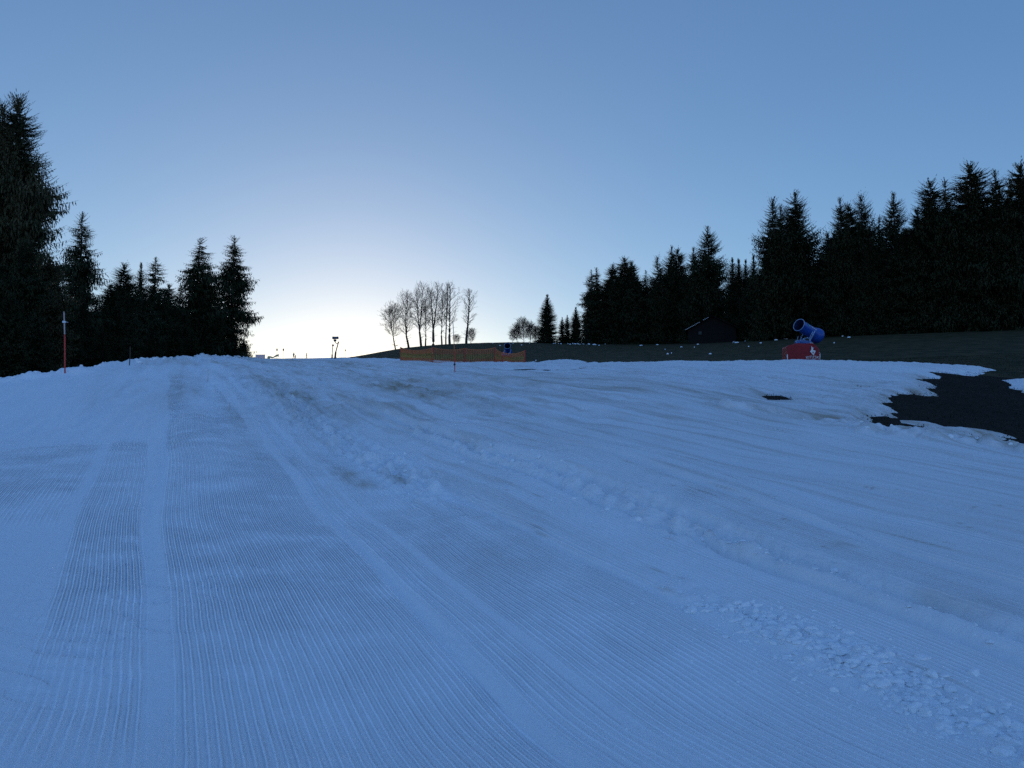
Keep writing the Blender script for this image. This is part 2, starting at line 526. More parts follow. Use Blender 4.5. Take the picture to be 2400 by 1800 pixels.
roll = [unproject(c_, r_) for c_, r_ in [(820, 962), (900, 968), (1000, 976), (1105, 982), (1200, 990), (1290, 1006), (1400, 1036), (1550, 1090), (1700, 1150)]]


def path_dist(x, y, path):
    d = np.full(x.shape, 1e9)
    for (ax, ay), (bx, by) in zip(path[:-1], path[1:]):
        ex, ey = bx - ax, by - ay
        t = np.clip(((x - ax) * ex + (y - ay) * ey) / (ex * ex + ey * ey), 0, 1)
        d = np.minimum(d, np.hypot(x - ax - t * ex, y - ay - t * ey))
    return d


phis = np.concatenate([np.linspace(-math.pi, R(-52), 70)[:-1], np.linspace(R(-52), R(52), 560), np.linspace(R(52), math.pi, 70)[1:]])
rs = np.concatenate([[0.05, 0.5, 1.0, 1.6], np.geomspace(2.2, 410, 330)])
gx, gy, gf = polar_grid(phis, rs)
g_rough = 0.10 * fbm(gx * 0.35, gy * 0.35, 4) * sstep(20, 50, np.hypot(gx, gy)) + 0.03 * fbm(gx * 2.1, gy * 2.1, 3) * sstep(10, 30, np.hypot(gx, gy))
gz = H(gx, gy) - 0.08 + g_rough - 0.45 * (1 - sstep(3.5, 6.0, path_dist(gx, gy, roll)))
me = mesh_np("ground", np.stack([gx, gy, gz], -1).reshape(-1, 3), gf, M_GRASS)
ground = link("meadow_ground", me); tag(ground, kind="structure")
me.materials.append(M_SOIL); me.materials.append(M_MUD)
# forest floor where the trees stand: left of the piste and the wood on the right
cx = gx.reshape(-1)[gf].mean(1); cy = gy.reshape(-1)[gf].mean(1)
cphi = np.degrees(np.arctan2(cx, cy)); cr = np.hypot(cx, cy)
wood_l = (cphi < -20.5) & (cr > 36)
mud = (cx > 1) & (cr < 53 + 3 * noise2(cx * 0.3, cy * 0.3))
me.polygons.foreach_set("material_index", np.where(wood_l, 1, np.where(mud, 2, 0)).astype(np.int32))

# ------------------------------------------------------------------ snow cover
print("snow")


def sdist_poly(x, y, poly):
    """signed distance, positive inside"""
    px = np.array([p[0] for p in poly]); py = np.array([p[1] for p in poly])
    shp = x.shape; x = x.ravel(); y = y.ravel()
    d2 = np.full(x.shape, 1e18); ins = np.zeros(x.shape, bool)
    n = len(poly)
    for i in range(n):
        ax, ay = px[i], py[i]; bx, by = px[(i + 1) % n], py[(i + 1) % n]
        ex, ey = bx - ax, by - ay
        t = np.clip(((x - ax) * ex + (y - ay) * ey) / (ex * ex + ey * ey + 1e-12), 0, 1)
        d2 = np.minimum(d2, (x - ax - t * ex) ** 2 + (y - ay - t * ey) ** 2)
        cond = ((ay > y) != (by > y)) & (x < ex * (y - ay) / (ey + 1e-15) + ax)
        ins ^= cond
    return (np.sqrt(d2) * np.where(ins, 1, -1)).reshape(shp)


NEAR_EDGE_PX = [(2300, 869), (2240, 873), (2150, 868), (2185, 878), (2150, 884), (2190, 898), (2130, 904), (2175, 914), (2130, 921), (2080, 919), (2062, 929), (2047, 938), (2054, 947), (2070, 955), (2050, 962), (2030, 976), (2000, 990), (2060, 1001), (2110, 1003), (2200, 1014), (2262, 1026), (2329, 1044), (2400, 1056), (2520, 1075), (2700, 1100)]
near_edge = [unproject(c, r) for c, r in NEAR_EDGE_PX]
bare = FAR_EDGE + near_edge + [(60, 12), (400, 10), (500, 400), (100, 1200), (-120, 1200), (-95, 500), (-62, 245), (-48, 200)]
left_edge = [((c - 1200) / F_PX * D, D) for c, D in [(-900, 36), (-500, 36), (0, 37.5), (150, 38.5), (300, 49), (400, 62), (480, 88), (560, 125), (585, 165), (600, 230), (600, 420)]]
piste_left = left_edge + [(-400, 420), (-400, 36)]

ISL = []   # (x, y, rx, ry, angle, sign): small bare holes (-) and leftover snow islands (+)


def isl(colpx, row, wpx, hpx, sign, ang=0.0):
    x, y = unproject(colpx, row)
    x0, y0 = unproject(colpx, row + hpx / 2); x1, y1 = unproject(colpx, row - hpx / 2)
    ISL.append((x, y, wpx / 2 / F_PX * y, max(0.25, abs(y1 - y0) / 2), ang - math.atan2(x, y), sign))


isl(1820, 929, 84, 17, -1); isl(1935, 990, 120, 9, -1, -0.25); isl(2062, 899, 14, 4, -1)
isl(1268, 866, 210, 8, -1); isl(1150, 866, 60, 3, -1); isl(2020, 905, 60, 5, -1); isl(1990, 893, 50, 3, -1)
isl(2035, 968, 40, 3, -1); isl(2150, 1000, 90, 4, -1, -0.3)
isl(2462, 903, 150, 30, 1); isl(2272, 1008, 70, 16, 1, -0.5); isl(1313, 849, 110, 6, 1); isl(2395, 1046, 60, 4, 1)
isl(2170, 991, 60, 4, 1)

phis_s = np.concatenate([np.linspace(R(-100), R(-40), 60)[:-1], np.linspace(R(-40), R(40), 1000), np.linspace(R(40), R(100), 60)[1:]])
rs_s = np.concatenate([[0.3, 1.0, 1.8], np.geomspace(2.5, 60, 560), np.geomspace(60.6, 405, 200)])
sx, sy, sf = polar_grid(phis_s, rs_s)
sr = np.hypot(sx, sy)
d_bare = -sdist_poly(sx, sy, bare)                 # positive on snow
d_left = -sdist_poly(sx, sy, piste_left)
rag = 0.55 * fbm(sx * 0.5, sy * 0.35, 5) + 0.25 * fbm(sx * 2.3, sy * 1.3, 4)
edge_n = np.minimum(d_bare + rag * 1.6, d_left + rag * 0.5 + 0.3)
for (ix, iy, rx, ry, ang, sg) in ISL:
    dx, dy = sx - ix, sy - iy
    ca, sa = math.cos(ang), math.sin(ang)
    q = np.sqrt(((dx * ca + dy * sa) / rx) ** 2 + ((-dx * sa + dy * ca) / ry) ** 2)
    q = (1 - q) * min(rx, ry) + rag * (0.45 if min(rx, ry) < 1 else 0.7)* (0.5 if sg > 0 else 1)
    edge_n = np.maximum(edge_n, q) if sg > 0 else np.minimum(edge_n, -q)
thick = np.clip(edge_n * 0.22, -0.35, 0.10) - 0.0
thick = np.where(thick > 0, thick, thick * 1.2)
v = vlane(sx, sy)
curve = 0.25 * np.sin(sy / 9.0) + 0.5 * fbm(sx * 0.03, sy * 0.03, 2)

z = H(sx, sy) + thick
# rolling unevenness of the run
fade_far = sstep(3, 10, sr)
along_ = -0.387 * sx + 0.922 * sy
z += sstep(9, 22, sr) * (0.13 * fbm(v * 0.55, along_ * 0.09, 4) + 0.045 * fbm(v * 2.2, along_ * 0.3 + 7, 3))
z += fade_far * (0.10 * fbm(sx * 0.10 + 3, sy * 0.07, 3) + 0.05 * fbm(sx * 0.45, sy * 0.25, 3)) * (1 - 0.5 * sstep(60, 120, sr))
on = sstep(0.0, 0.6, edge_n)
# berm along the left edge, thrown-up lumps
bl = np.exp(-((d_left - 0.7) / 0.75) ** 2) * sstep(-0.3, 0.3, d_left)
z += bl * (0.20 + 0.34 * np.abs(fbm(sx * 0.8, sy * 0.8, 3)) + 0.30 * np.clip(fbm(sx * 0.33 + 9, sy * 0.33, 2), 0, 1))
inner = np.exp(-((d_left - 2.0) / 1.6) ** 2)
z += inner * 0.13 * fbm(sx * 1.6, sy * 1.6, 4)
# berm along the right edge of the groomed run (below the bare patch)
berm_px = [(1700, 962), (1800, 972), (1950, 996), (2058, 1026), (2140, 1034), (2228, 1041), (2320, 1058), (2400, 1072), (2600, 1104)]
berm = [unproject(c, r) for c, r in berm_px]
db = np.full(sx.shape, 1e9)
for (ax, ay), (bx, by) in zip(berm[:-1], berm[1:]):
    ex, ey = bx - ax, by - ay
    t = np.clip(((sx - ax) * ex + (sy - ay) * ey) / (ex * ex + ey * ey), 0, 1)
    db = np.minimum(db, np.hypot(sx - ax - t * ex, sy - ay - t * ey))
lump = np.abs(fbm(sx * 1.3, sy * 1.3, 3))
z += on * np.exp(-(db / 0.45) ** 2) * (0.06 + 0.38 * lump)
ungroomed = sstep(0.2, 1.5, np.where((sx > -0.1 * sy), 1, -1) * (vlane(sx, sy) - 0.0) - 0.0) * 0


def band(v, a, b, w=0.08):
    return sstep(a - w, a + w, v) * (1 - sstep(b - w, b + w, v))


def gate(s, a, b, w):
    return sstep(a - w, a + w, s) * (1 - sstep(b - w, b + w, s))


amp = np.zeros(sx.shape); u = np.zeros(sx.shape); rough = np.zeros(sx.shape)
wob = 0.10 * fbm(sx * 0.25, sy * 0.18, 2)
#        v0    v1    k     amp  y0   y1   yw
LANES = [(-9.0, -1.15, 0.47, 1.25, 8.2, 13.5, 1.3),
         (-1.05, -0.34, 0.47, 1.0, 3.4, 15, 1.5),
         (-0.18, 1.69, 0.45, 1.1, 2.0, 34, 6),
         (1.80, 2.24, 0.44, 0.65, 2.0, 40, 6),
         (2.22, 3.62, 0.43, 0.85, 2.0, 40, 8),
         (3.66, 4.78, 0.43, 0.55, 2.0, 40, 8),
         (5.50, 6.38, 0.41, 0.70, 2.0, 24, 6),
         (6.55, 8.2, 0.41, 0.35, 2.0, 18, 6)]
vv = v + wob
gn = 2.5 * fbm(sx * 0.35, sy * 0.3 + 4, 3)
best = np.full(sx.shape, -9.0); second = np.full(sx.shape, -9.0)
for (a, b, k, am, y0, y1, yw) in LANES:
    vb = sx + k * sy + (0.42 - k) * 7.0 + wob
    q = band(vb, a, b, 0.09)
    m = q * gate(sy + gn, y0, y1, yw)
    score = q - 0.02 * np.clip(np.abs(vb - (a + b) / 2) - (b - a) / 2, 0, 20)
    win = score > best
    second = np.where(win, best, np.maximum(second, score))
    best = np.where(win, score, best)
    amp = np.where(win, m * am, amp)
    u = np.where(win, sx + k * sy + wob + 0.02 * fbm(sx * 0.6, sy * 0.6, 2), u)
amp *= np.clip((best - np.maximum(second, 0) - 0.35) / 0.5, 0, 1)
amp *= (0.72 + 0.55 * sstep(-0.35, 0.3, fbm(sx * 0.5, sy * 0.22, 3)))
# smoothed patches at lower left
amp *= 1 - 0.75 * np.exp(-(((sx + 2.6) / 0.55) ** 2 + ((sy - 4.2) / 1.5) ** 2))


def groove(v0, depth, w, y0, y1, yw=1.5, shoulder=0.5, wav=0.0):
    global z
    q = vv - v0 + wav * fbm(sx * 0.8, sy * 0.8, 2)
    g = gate(sy, y0, y1, yw)
    z += g * (-depth * np.exp(-(q / w) ** 2) + 0.5 * depth * shoulder * np.exp(-((q - 2.0 * w) / w) ** 2))


groove(1.74, 0.030, 0.07, 2, 30)
groove(1.95, 0.012, 0.05, 2, 30)
groove(4.95, 0.075, 0.10, 2.5, 26, shoulder=0.8, wav=0.10)
groove(5.32, 0.085, 0.12, 2.5, 22, shoulder=0.8, wav=0.14)
groove(6.47, 0.045, 0.10, 2.5, 20, shoulder=0.9, wav=0.05)
groove(3.62, 0.03, 0.10, 4, 34, wav=0.1)
groove(-0.35, 0.03, 0.10, 6, 40, wav=0.1)
groove(7.6, 0.03, 0.10, 4, 40, wav=0.1)
groove(8.9, 0.05, 0.16, 8, 60, wav=0.1)
for k_, (vg, dpt) in enumerate([(0.4, 0.06), (2.2, 0.10), (3.9, 0.07), (6.0, 0.09), (-2.5, 0.05), (8.2, 0.08), (10.5, 0.08), (13.0, 0.07)]):
    groove(vg, dpt * 1.7, 0.32, 22, 150, 8, wav=0.8)
# the long low ridge crossing the middle
z += 0.16 * np.exp(-((vv - 5.9) / 1.1) ** 2) * gate(sy, 12, 30, 4)
z -= 0.10 * np.exp(-((vv - 7.6) / 0.9) ** 2) * gate(sy, 12, 30, 4)
# the roll that crosses the run: its near face rises to a crest, then the snow dips out of sight
dr_ = np.full(sx.shape, 1e9); side_ = np.zeros(sx.shape); fade_ = np.zeros(sx.shape)
for i_, ((ax, ay), (bx, by)) in enumerate(zip(roll[:-1], roll[1:])):
    ex, ey = bx - ax, by - ay
    t = np.clip(((sx - ax) * ex + (sy - ay) * ey) / (ex * ex + ey * ey), 0, 1)
    dd_ = np.hypot(sx - ax - t * ex, sy - ay - t * ey)
    sd_ = np.sign((sx - ax) * ey * -1 + (sy - ay) * ex)
    w_ = dd_ < dr_
    dr_ = np.where(w_, dd_, dr_); side_ = np.where(w_, sd_, side_); fade_ = np.where(w_, (i_ + t) / (len(roll) - 1), fade_)
sgd = dr_ * side_
tap = np.sin(np.pi * np.clip(fade_ * 0.93 + 0.05, 0, 1)) ** 0.5
z += tap * (0.17 * np.exp(-(np.clip(-sgd, 0, 99) / 1.8) ** 2) * np.exp(-(np.clip(sgd, 0, 99) / 0.35) ** 2) - 0.16 * np.exp(-((sgd - 1.6) / 1.1) ** 2))
# churned tracks
strips = [(5.15, 0.36, 7, 19, 0.10, 1.5), (3.35, 0.50, 10.5, 30, 0.20, 2.5), (2.7, 0.35, 18, 32, 0.12, 2), (3.95, 0.22, 3.2, 6.2, 0.055, 0.5),
          (9.3, 0.6, 20, 45, 0.08, 4), (7.0, 0.8, 14, 24, 0.035, 3), (5.30, 0.22, 3.3, 8, 0.05, 0.8), (0.4, 0.5, 22, 55, 0.10, 5)]
lump2 = np.abs(fbm(sx * 3.1, sy * 2.2, 3, gain=0.45)); lump3 = np.abs(fbm(sx * 1.5 + 5, sy * 0.9, 3))
for (vs, w, y0, y1, hgt, yw) in strips:
    m = np.exp(-((vv - vs + 0.15 * noise2(sx * 0.7, sy * 0.7)) / w) ** 2) * gate(sy, y0, y1, yw)
    z += m * hgt * (1.6 * lump2 + 1.3 * lump3 - 0.75)
    amp *= 1 - np.clip(m * 1.6, 0, 1); rough = np.maximum(rough, m)
# ungroomed, half melted snow right of the run and along the edges
ung = np.clip(sstep(-0.5, 2.5, (sx * 0.92 - (-0.05) * sy) - np.interp(sy, [5, 15, 22, 28, 40, 60, 100], [40, 14, 9.5, 7.0, 2.5, -2.0, -12.0])), 0, 1)
ung *= sstep(14, 22, sy)
z += on * ung * (0.10 * lump3 + 0.07 * np.abs(fbm(sx * 0.9, sy * 2.4, 4)) - 0.05)
rough = np.maximum(rough, ung * 0.8); amp *= 1 - ung
# low cross-wise scuffs at lower left
sc = np.exp(-(((sx + 2.75) / 0.7) ** 2)) * gate(sy, 3.4, 7, 0.6)
z += sc * 0.016 * np.sign(noise2(sx * 1.2, sy * 4.0)) * np.abs(noise2(sx * 2.5, sy * 9.0)) ** 0.5
amp = np.clip(amp, 0, 1.3)
z = np.where((edge_n > 0.5) & (path_dist(sx, sy, roll) > 3.4), np.maximum(z, H(sx, sy) + 0.0), z)
# brown soil, plus rut shading painted into the colour
dirt_shade = 0.03 + 0.17 * sstep(2.5, 7.5, v) * sstep(1.5, 5, sr)
dirt_shade += 0.38 * sstep(-0.25, 0.45, fbm(v * 0.35, sy * 0.05 + 3, 4)) * sstep(14, 34, sy) * (1 - 0.7 * ung) * gate(v, -3, 19, 3)
dirt_shade += 0.20 * np.exp(-((v - 4.4) / 1.5) ** 2) * gate(sy, 20, 34, 5) * sstep(-0.4, 0.3, fbm(sx * 0.6, sy * 0.2, 3))
dirt_shade += 0.16 * sstep(-0.1, 0.4, fbm(v * 1.1 + 8, sy * 0.10, 3)) * sstep(5, 9, v + 0 * sy)


dirt_shade += 0.17 * sstep(-0.05, 0.35, fbm(v * 1.3 + 8, along_ * 0.06, 4)) * sstep(11, 24, sy) * gate(v, -3, 20, 3) * (1 - 0.5 * ung)  # shading of the far ruts, painted in as stripes along the lanes
dirt_shade += 0.22 * sstep(0.0, 0.3, fbm(v * 4.0, along_ * 0.16, 3)) * sstep(4, 12, sr) * gate(v, 2, 30, 2)


def blot(colpx, row, wpx, dpx, a, slant=0.42):
    global dirt_shade
    x0, y0 = unproject(colpx, row)
    rx = wpx / 2 / F_PX * y0; ry = abs(unproject(colpx, row - dpx / 2)[1] - unproject(colpx, row + dpx / 2)[1]) / 2
    dx = sx - x0 + slant * (sy - y0); dy = sy - y0
    dirt_shade = dirt_shade + a * np.exp(-((dx / rx) ** 2 + (dy / ry) ** 2)) * (0.75 + 1.2 * fbm(sx * 1.5, sy * 1.2, 3))


blot(815, 1125, 60, 34, 0.9); blot(850, 1138, 60, 26, 0.9); blot(925, 1128, 40, 28, 0.5); blot(1130, 1320, 240, 150, 0.20)
blot(2230, 1440, 240, 70, 0.22); blot(560, 985, 60, 60, 0.35); blot(985, 920, 90, 50, 0.25); blot(700, 930, 150, 90, 0.35)
blot(1000, 1010, 110, 34, 0.18); blot(620, 1060, 200, 50, 0.15); blot(1050, 950, 100, 20, 0.15)
blot(1980, 1305, 50, 14, 0.35); blot(2360, 1063, 300, 16, 0.45); blot(1950, 985, 200, 18, 0.4); blot(2150, 1015, 220, 16, 0.6)
# dark scratches along the driving direction
ra = np.random.default_rng(21)
SCR = [(1265, 1268, 26), (1540, 1362, 30), (1565, 1410, 30), (1600, 1385, 14), (2195, 1620, 80), (1260, 1255, 30), (1700, 1175, 40), (1810, 1180, 20), (1690, 1000, 40), (1820, 1018, 24), (1560, 985, 30), (1640, 1001, 30), (2290, 1155, 60), (2040, 1160, 14), (1340, 1085, 14), (805, 1066, 8), (985, 1085, 8), (875, 962, 8), (1650, 1185, 40), (1350, 1440, 24), (2110, 1280, 40), (2180, 1300, 50)]
for k in range(70):
    SCR.append((ra.uniform(1150, 2380), ra.uniform(930, 1330), ra.uniform(6, 22)))
for (cp, rw, ln) in SCR:
    x0, y0 = unproject(cp, rw)
    if y0 > 60: continue
    L_ = ln / F_PX * y0 * 1.2
    along = (sx - x0) * -0.387 + (sy - y0) * 0.922
    across = (sx - x0) * 0.922 + (sy - y0) * 0.387
    near = (np.abs(along) < 3 * L_ + 1) & (np.abs(across) < 0.4)
    wdt = max(0.018, 0.0011 * y0 * 1.2)
    dirt_shade[near] += 0.7 * np.exp(-(along[near] / L_) ** 2 - ((across[near] + 0.01 * np.sin(along[near] * 9)) / wdt) ** 2) * ra.uniform(0.4, 1.0)
dirt_shade += (0.28 * np.exp(-(np.clip(edge_n, 0, 9) / 0.35)) + 0.30 * np.exp(-(np.clip(d_bare, 0, 9) / 1.3)) * (0.5 + 1.5 * fbm(sx * 1.1, sy * 0.5, 4))) * (sr < 46) * (sx > 3)
dirt_shade = np.clip(dirt_shade, 0, 0.95)

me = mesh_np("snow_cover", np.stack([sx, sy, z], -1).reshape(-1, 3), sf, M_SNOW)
for nm, arr in (("groom_u", u), ("groom_amp", amp), ("dirt_shade", dirt_shade), ("rough", rough)):
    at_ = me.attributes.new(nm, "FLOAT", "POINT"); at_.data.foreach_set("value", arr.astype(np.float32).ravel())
# drop faces lying well under the bare ground
tf = (thick.reshape(-1)[sf].max(1) < -0.30)
if tf.any():
    bm = bmesh.new(); bm.from_mesh(me); bm.faces.ensure_lookup_table()
    idx = np.nonzero(tf)[0]
    bmesh.ops.delete(bm, geom=[bm.faces[i] for i in idx], context="FACES")
    bm.to_mesh(me); bm.free()
snow = link("snow_piste", me); tag(snow, kind="structure")
SNOW_Z = z


def snow_z(x, y):
    r = math.hypot(x, y); p = math.atan2(x, y)
    j = int(np.argmin(np.abs(rs_s - r))); i = int(np.argmin(np.abs(phis_s - p)))
    return float(SNOW_Z[j, i])


def at_snow(colpx, D, dz=0.0):
    x = (colpx - 1200) / F_PX * D
    return Vector((x, D, snow_z(x, D) + dz))


# ------------------------------------------------------------------ conifers
print("trees")
KITE = np.array([[0, 0], [0.42, 0.5], [1, 0], [0.42, -0.5]])   # along, across


def kites(base, direc, side, length, width):
    """arrays (n,3),(n,3),(n,3),(n,),(n,) -> verts, faces of n bent leaf-shaped quads"""
    n = len(base)
    L_ = length[:, None]; W_ = width[:, None]
    v0 = base; v1 = base + direc * L_ * 0.42 + side * W_ * 0.5
    v2 = base + direc * L_; v3 = base + direc * L_ * 0.42 - side * W_ * 0.5
    vs = np.stack([v0, v1, v2, v3], 1).reshape(-1, 3)
    f = np.arange(n * 4).reshape(n, 4)
    return vs, f


def conifer(seed, h=20.0, rad=3.2, base=0.06, power=0.85, dens=1.0, lift=0.25, droop=0.5, tipup=0.35, hang=0.5,
            ragged=0.25, step=0.34, twig=1.0, top_round=0.0, gap=0.0, one_side=0.0):
    g = np.random.default_rng(seed)
    B = []; D = []; S = []; Ln = []; Wd = []
    z0 = h * base; zc = z0
    bend = g.normal(0, 0.012, 2)
    tv = []; tf = []
    prune = g.uniform(0.3, 1.0, 400)
    k = 0
    low = g.normal(0, 1, 8)
    while zc < h * 0.992:
        f = (h - zc) / (h - z0)
        prof = rad * (1 - math.exp(-power * f)) / (1 - math.exp(-power)) + 0.12
        slow = 1 + ragged * 0.7 * math.sin(zc * 0.9 + low[0]) + ragged * 0.5 * math.sin(zc * 2.1 + low[1])
        nb = max(4, int(round(dens * (5.0 + 4.5 * min(1, f * 2)))))
        for b in range(nb):
            if g.random() < gap * (0.4 + f): continue
            az = g.uniform(0, 2 * math.pi)
            l = prof * slow * g.uniform(1 - ragged * 1.6, 1 + ragged * 0.5)
            if one_side: l *= 1 + one_side * math.cos(az - low[2])
            l = max(l, 0.15)
            zb = zc + g.uniform(-0.5, 0.5) * step
            el = lift * (1.5 - 1.6 * f) + g.normal(0, 0.10) + (0.55 if f < 0.06 else 0)
            m = max(3, int(l / 0.30) + 1)
            s = np.linspace(0.10, 1.0, m)
            rr = l * s * math.cos(el * 0.6)
            zz = zb + l * (math.tan(el) * s - droop * (0.25 + 0.75 * f) * s ** 1.6 + tipup * s ** 3.2 * (0.4 + f * 0.6))
            swing = g.normal(0, 0.10)
            a2 = az + swing * s
            px = bend[0] * zb + rr * np.cos(a2); py = bend[1] * zb + rr * np.sin(a2)
            pts = np.stack([px, py, zz], 1)
            t = np.gradient(pts, axis=0); t /= np.linalg.norm(t, axis=1)[:, None] + 1e-9
            sd = np.stack([-np.sin(a2), np.cos(a2), np.zeros(m)], 1)
            # main axis shoots
            w0 = np.clip(0.10 + 0.08 * l * (1 - s), 0.07, 0.30) * twig
            B.append(pts); D.append(t); S.append(sd); Ln.append(np.full(m, 0.10 + l / m) * 1.1); Wd.append(w0 * 0.9)
            for sg in (-1, 1):
                ll = (0.07 + 0.36 * l * (1.05 - s) * g.uniform(0.6, 1.1, m)) * twig
                dd = t * 0.62 + sg * sd * 0.72 + np.array([0, 0, -0.10]) + g.normal(0, 0.14, (m, 3))
                dd /= np.linalg.norm(dd, axis=1)[:, None]
                up = np.cross(dd, sd); nn = np.cross(dd, np.array([0, 0, 1.0]) + g.normal(0, 0.5, (m, 3)))
                nn /= np.linalg.norm(nn, axis=1)[:, None] + 1e-9
                B.append(pts); D.append(dd); S.append(nn); Ln.append(ll); Wd.append(np.clip(ll * 0.36, 0.05, 0.19))
            for _h in range(2 if hang > 0 else 0):
                ll = (0.06 + hang * (0.16 + 0.28 * l * np.sin(s * math.pi * 0.9)) * g.uniform(0.35, 1.1, m)) * min(1.0, 0.2 + f * 2.5)
                dd = np.array([0, 0, -1.0]) + t * 0.30 + g.normal(0, 0.22, (m, 3))
                dd /= np.linalg.norm(dd, axis=1)[:, None]
                aa = g.uniform(0, 2 * math.pi, m)
                sn_ = np.stack([np.cos(aa), np.sin(aa), np.zeros(m)], 1)
                B.append(pts + sd * g.normal(0, 0.06 + 0.05 * l, (m, 1))); D.append(dd); S.append(sn_); Ln.append(ll); Wd.append(np.clip(ll * 0.30, 0.05, 0.16))
        zc += step * (0.55 + 0.55 * min(1, f * 1.4)) * g.uniform(0.85, 1.15)
        k += 1
    # leader
    n = 7
    zz = np.linspace(h * 0.965, h, n)
    B.append(np.stack([bend[0] * zz, bend[1] * zz, zz], 1)); up = np.tile([0, 0, 1.0], (n, 1)) + g.normal(0, 0.25, (n, 3)); up /= np.linalg.norm(up, axis=1)[:, None]
    D.append(up); a = g.uniform(0, 6.28, n); S.append(np.stack([np.cos(a), np.sin(a), 0 * a], 1)); Ln.append(np.full(n, 0.26)); Wd.append(np.full(n, 0.09))
    vs, f = kites(np.concatenate(B), np.concatenate(D), np.concatenate(S), np.concatenate(Ln), np.concatenate(Wd))
    crown = mesh_np("crown", vs, f, M_NEEDLE, smooth=False)
    mb = MB()
    zs = np.linspace(-1.2, h * 0.97, 9)
    mb.tube([(bend[0] * q, bend[1] * q, q) for q in zs], [max(0.03, h * 0.0155 * (1 - q / h) ** 0.8 + 0.02) if q > 0 else h * 0.018 for q in zs], 8)
    trunk = mb.mesh("trunk", M_BARK, True)
    return crown, trunk, h, rad


KINDS = {
    "old": [conifer(11, 24, 4.0, 0.03, 3.6, 1.1, 0.06, 0.45, 0.30, 1.0, 0.26, 0.36, 1.0, 0, 0.10),
            conifer(12, 24, 3.7, 0.05, 4.2, 1.0, 0.08, 0.46, 0.30, 1.1, 0.32, 0.38, 1.0, 0, 0.17),
            conifer(13, 24, 4.4, 0.03, 3.2, 1.05, 0.02, 0.50, 0.35, 1.1, 0.30, 0.36, 1.0, 0, 0.12, 0.25)],
    "swept": [conifer(21, 24, 5.0, 0.03, 2.6, 1.15, 0.22, 0.42, 0.55, 0.6, 0.18, 0.34, 1.0, 0, 0.05),
              conifer(22, 24, 4.7, 0.04, 3.2, 1.05, 0.24, 0.40, 0.55, 0.6, 0.25, 0.36, 1.0, 0, 0.12, 0.2),
              conifer(23, 24, 4.4, 0.04, 2.8, 1.15, 0.20, 0.38, 0.48, 0.6, 0.24, 0.34, 1.0, 0, 0.07)],
    "fir": [conifer(31, 24, 4.8, 0.02, 4.2, 1.4, 0.20, 0.30, 0.25, 0.55, 0.18, 0.33, 1.1, 0, 0.02),
            conifer(32, 24, 4.4, 0.03, 5.5, 1.35, 0.20, 0.28, 0.25, 0.55, 0.24, 0.33, 1.1, 0, 0.05)],
    "young": [conifer(41, 12, 3.0, 0.01, 1.2, 2.0, 0.30, 0.26, 0.22, 0.35, 0.10, 0.22, 1.0, 0, 0.0),
              conifer(42, 12, 2.7, 0.01, 1.5, 1.6, 0.28, 0.28, 0.28, 0.35, 0.20, 0.24, 1.0, 0, 0.03)],
    "giant": [conifer(51, 24, 4.9, 0.03, 4.0, 1.9, 0.06, 0.46, 0.46, 0.55, 0.20, 0.26, 0.8, 0, 0.03),
              conifer(52, 24, 4.6, 0.03, 4.4, 1.9, 0.06, 0.48, 0.46, 0.6, 0.22, 0.26, 0.8, 0, 0.04)],
}
for c_, t_, _, _ in KINDS["giant"]:
    c_.materials.clear(); c_.materials.append(M_NEEDLE_NEAR)
tree_count = 0


def tree(kind, var, x, y, h, width=1.0, label=None, group=None, name="spruce_tree", rz=None, sink=0.0):
    global tree_count
    crown, trunk, h0, r0 = KINDS[kind][var % len(KINDS[kind])]
    s = h / h0
    e = empty(name, (x, y, hz(x, y) - 0.15 - sink), random.uniform(0, 6.28) if rz is None else rz, (s * width, s * width, s))
    tag(e, label, "tree", group)
    link("trunk", trunk, e); link("crown", crown, e)
    tree_count += 1
    return e


def tree_px(kind, var, tipx, tipy, D, label, group, width=1.0, rz=None, name="spruce_tree"):
    """tree at distance D whose tip stands where the photo shows it"""
    x = (tipx - 1200) / F_PX * D
    x *= 1.0
    ztip = z_of(tipy, D) if True else 0
    h = ztip - hz(x, D) + 0.15
    # the tip leans in with the camera's upward look
    c, s = math.cos(PITCH), math.sin(PITCH)
    dd = D * c + (ztip - CAM_Z) * s
    x = (tipx - 1200) / F_PX * dd
    return tree(kind, var, x, D, h, width, label, group, name, rz)


GL = "spruces at the left edge of the piste"
GR = "conifers of the wood on the right"
GI = "dark spruces inside the wood on the right"
GLI = "dark spruces inside the wood on the left"
# left of the run
tree_px("giant", 0, 48, 226, 58, "huge dark spruce at the left frame edge, its tip the highest of all", GL, 0.84, 0.3)
tree_px("giant", 1, 10, 246, 62, "second huge spruce cut by the left frame edge, tip just left of the highest", GL, 0.85, 2.0)
tree_px("giant", 1, -75, 265, 60, "huge spruce mostly outside the left frame edge", GL, 1.0, 4.0)
tree_px("giant", 1, 112, 600, 54, "bushy mid-height spruce tucked under the right side of the huge left spruce", GL, 1.15, 4.0)
tree_px("fir", 1, 60, 560, 50, "low bushy spruce right behind the red pole's snow bank, below the huge spruces", GL, 1.0, 1.0)
tree_px("old", 0, 196, 498, 92, "ragged spruce with gaps in its crown, next right of the huge left spruce", GL, 0.95, 1.0)
tree_px("old", 2, 165, 650, 84, "ragged shorter spruce between the huge spruce and its ragged neighbour", GL, 1.1, 2.5)
tree_px("fir", 0, 293, 620, 115, "broad dense round-topped fir in the middle of the left tree row", GL, 1.2, 0.7)
tree_px("fir", 1, 262, 668, 108, "lower dense fir at the left shoulder of the round-topped fir", GL, 1.2, 2.2)
tree_px("young", 1, 331, 621, 126, "slim pointed spruce between the round-topped fir and the next tall spruce", GL, 0.75, 0.2)
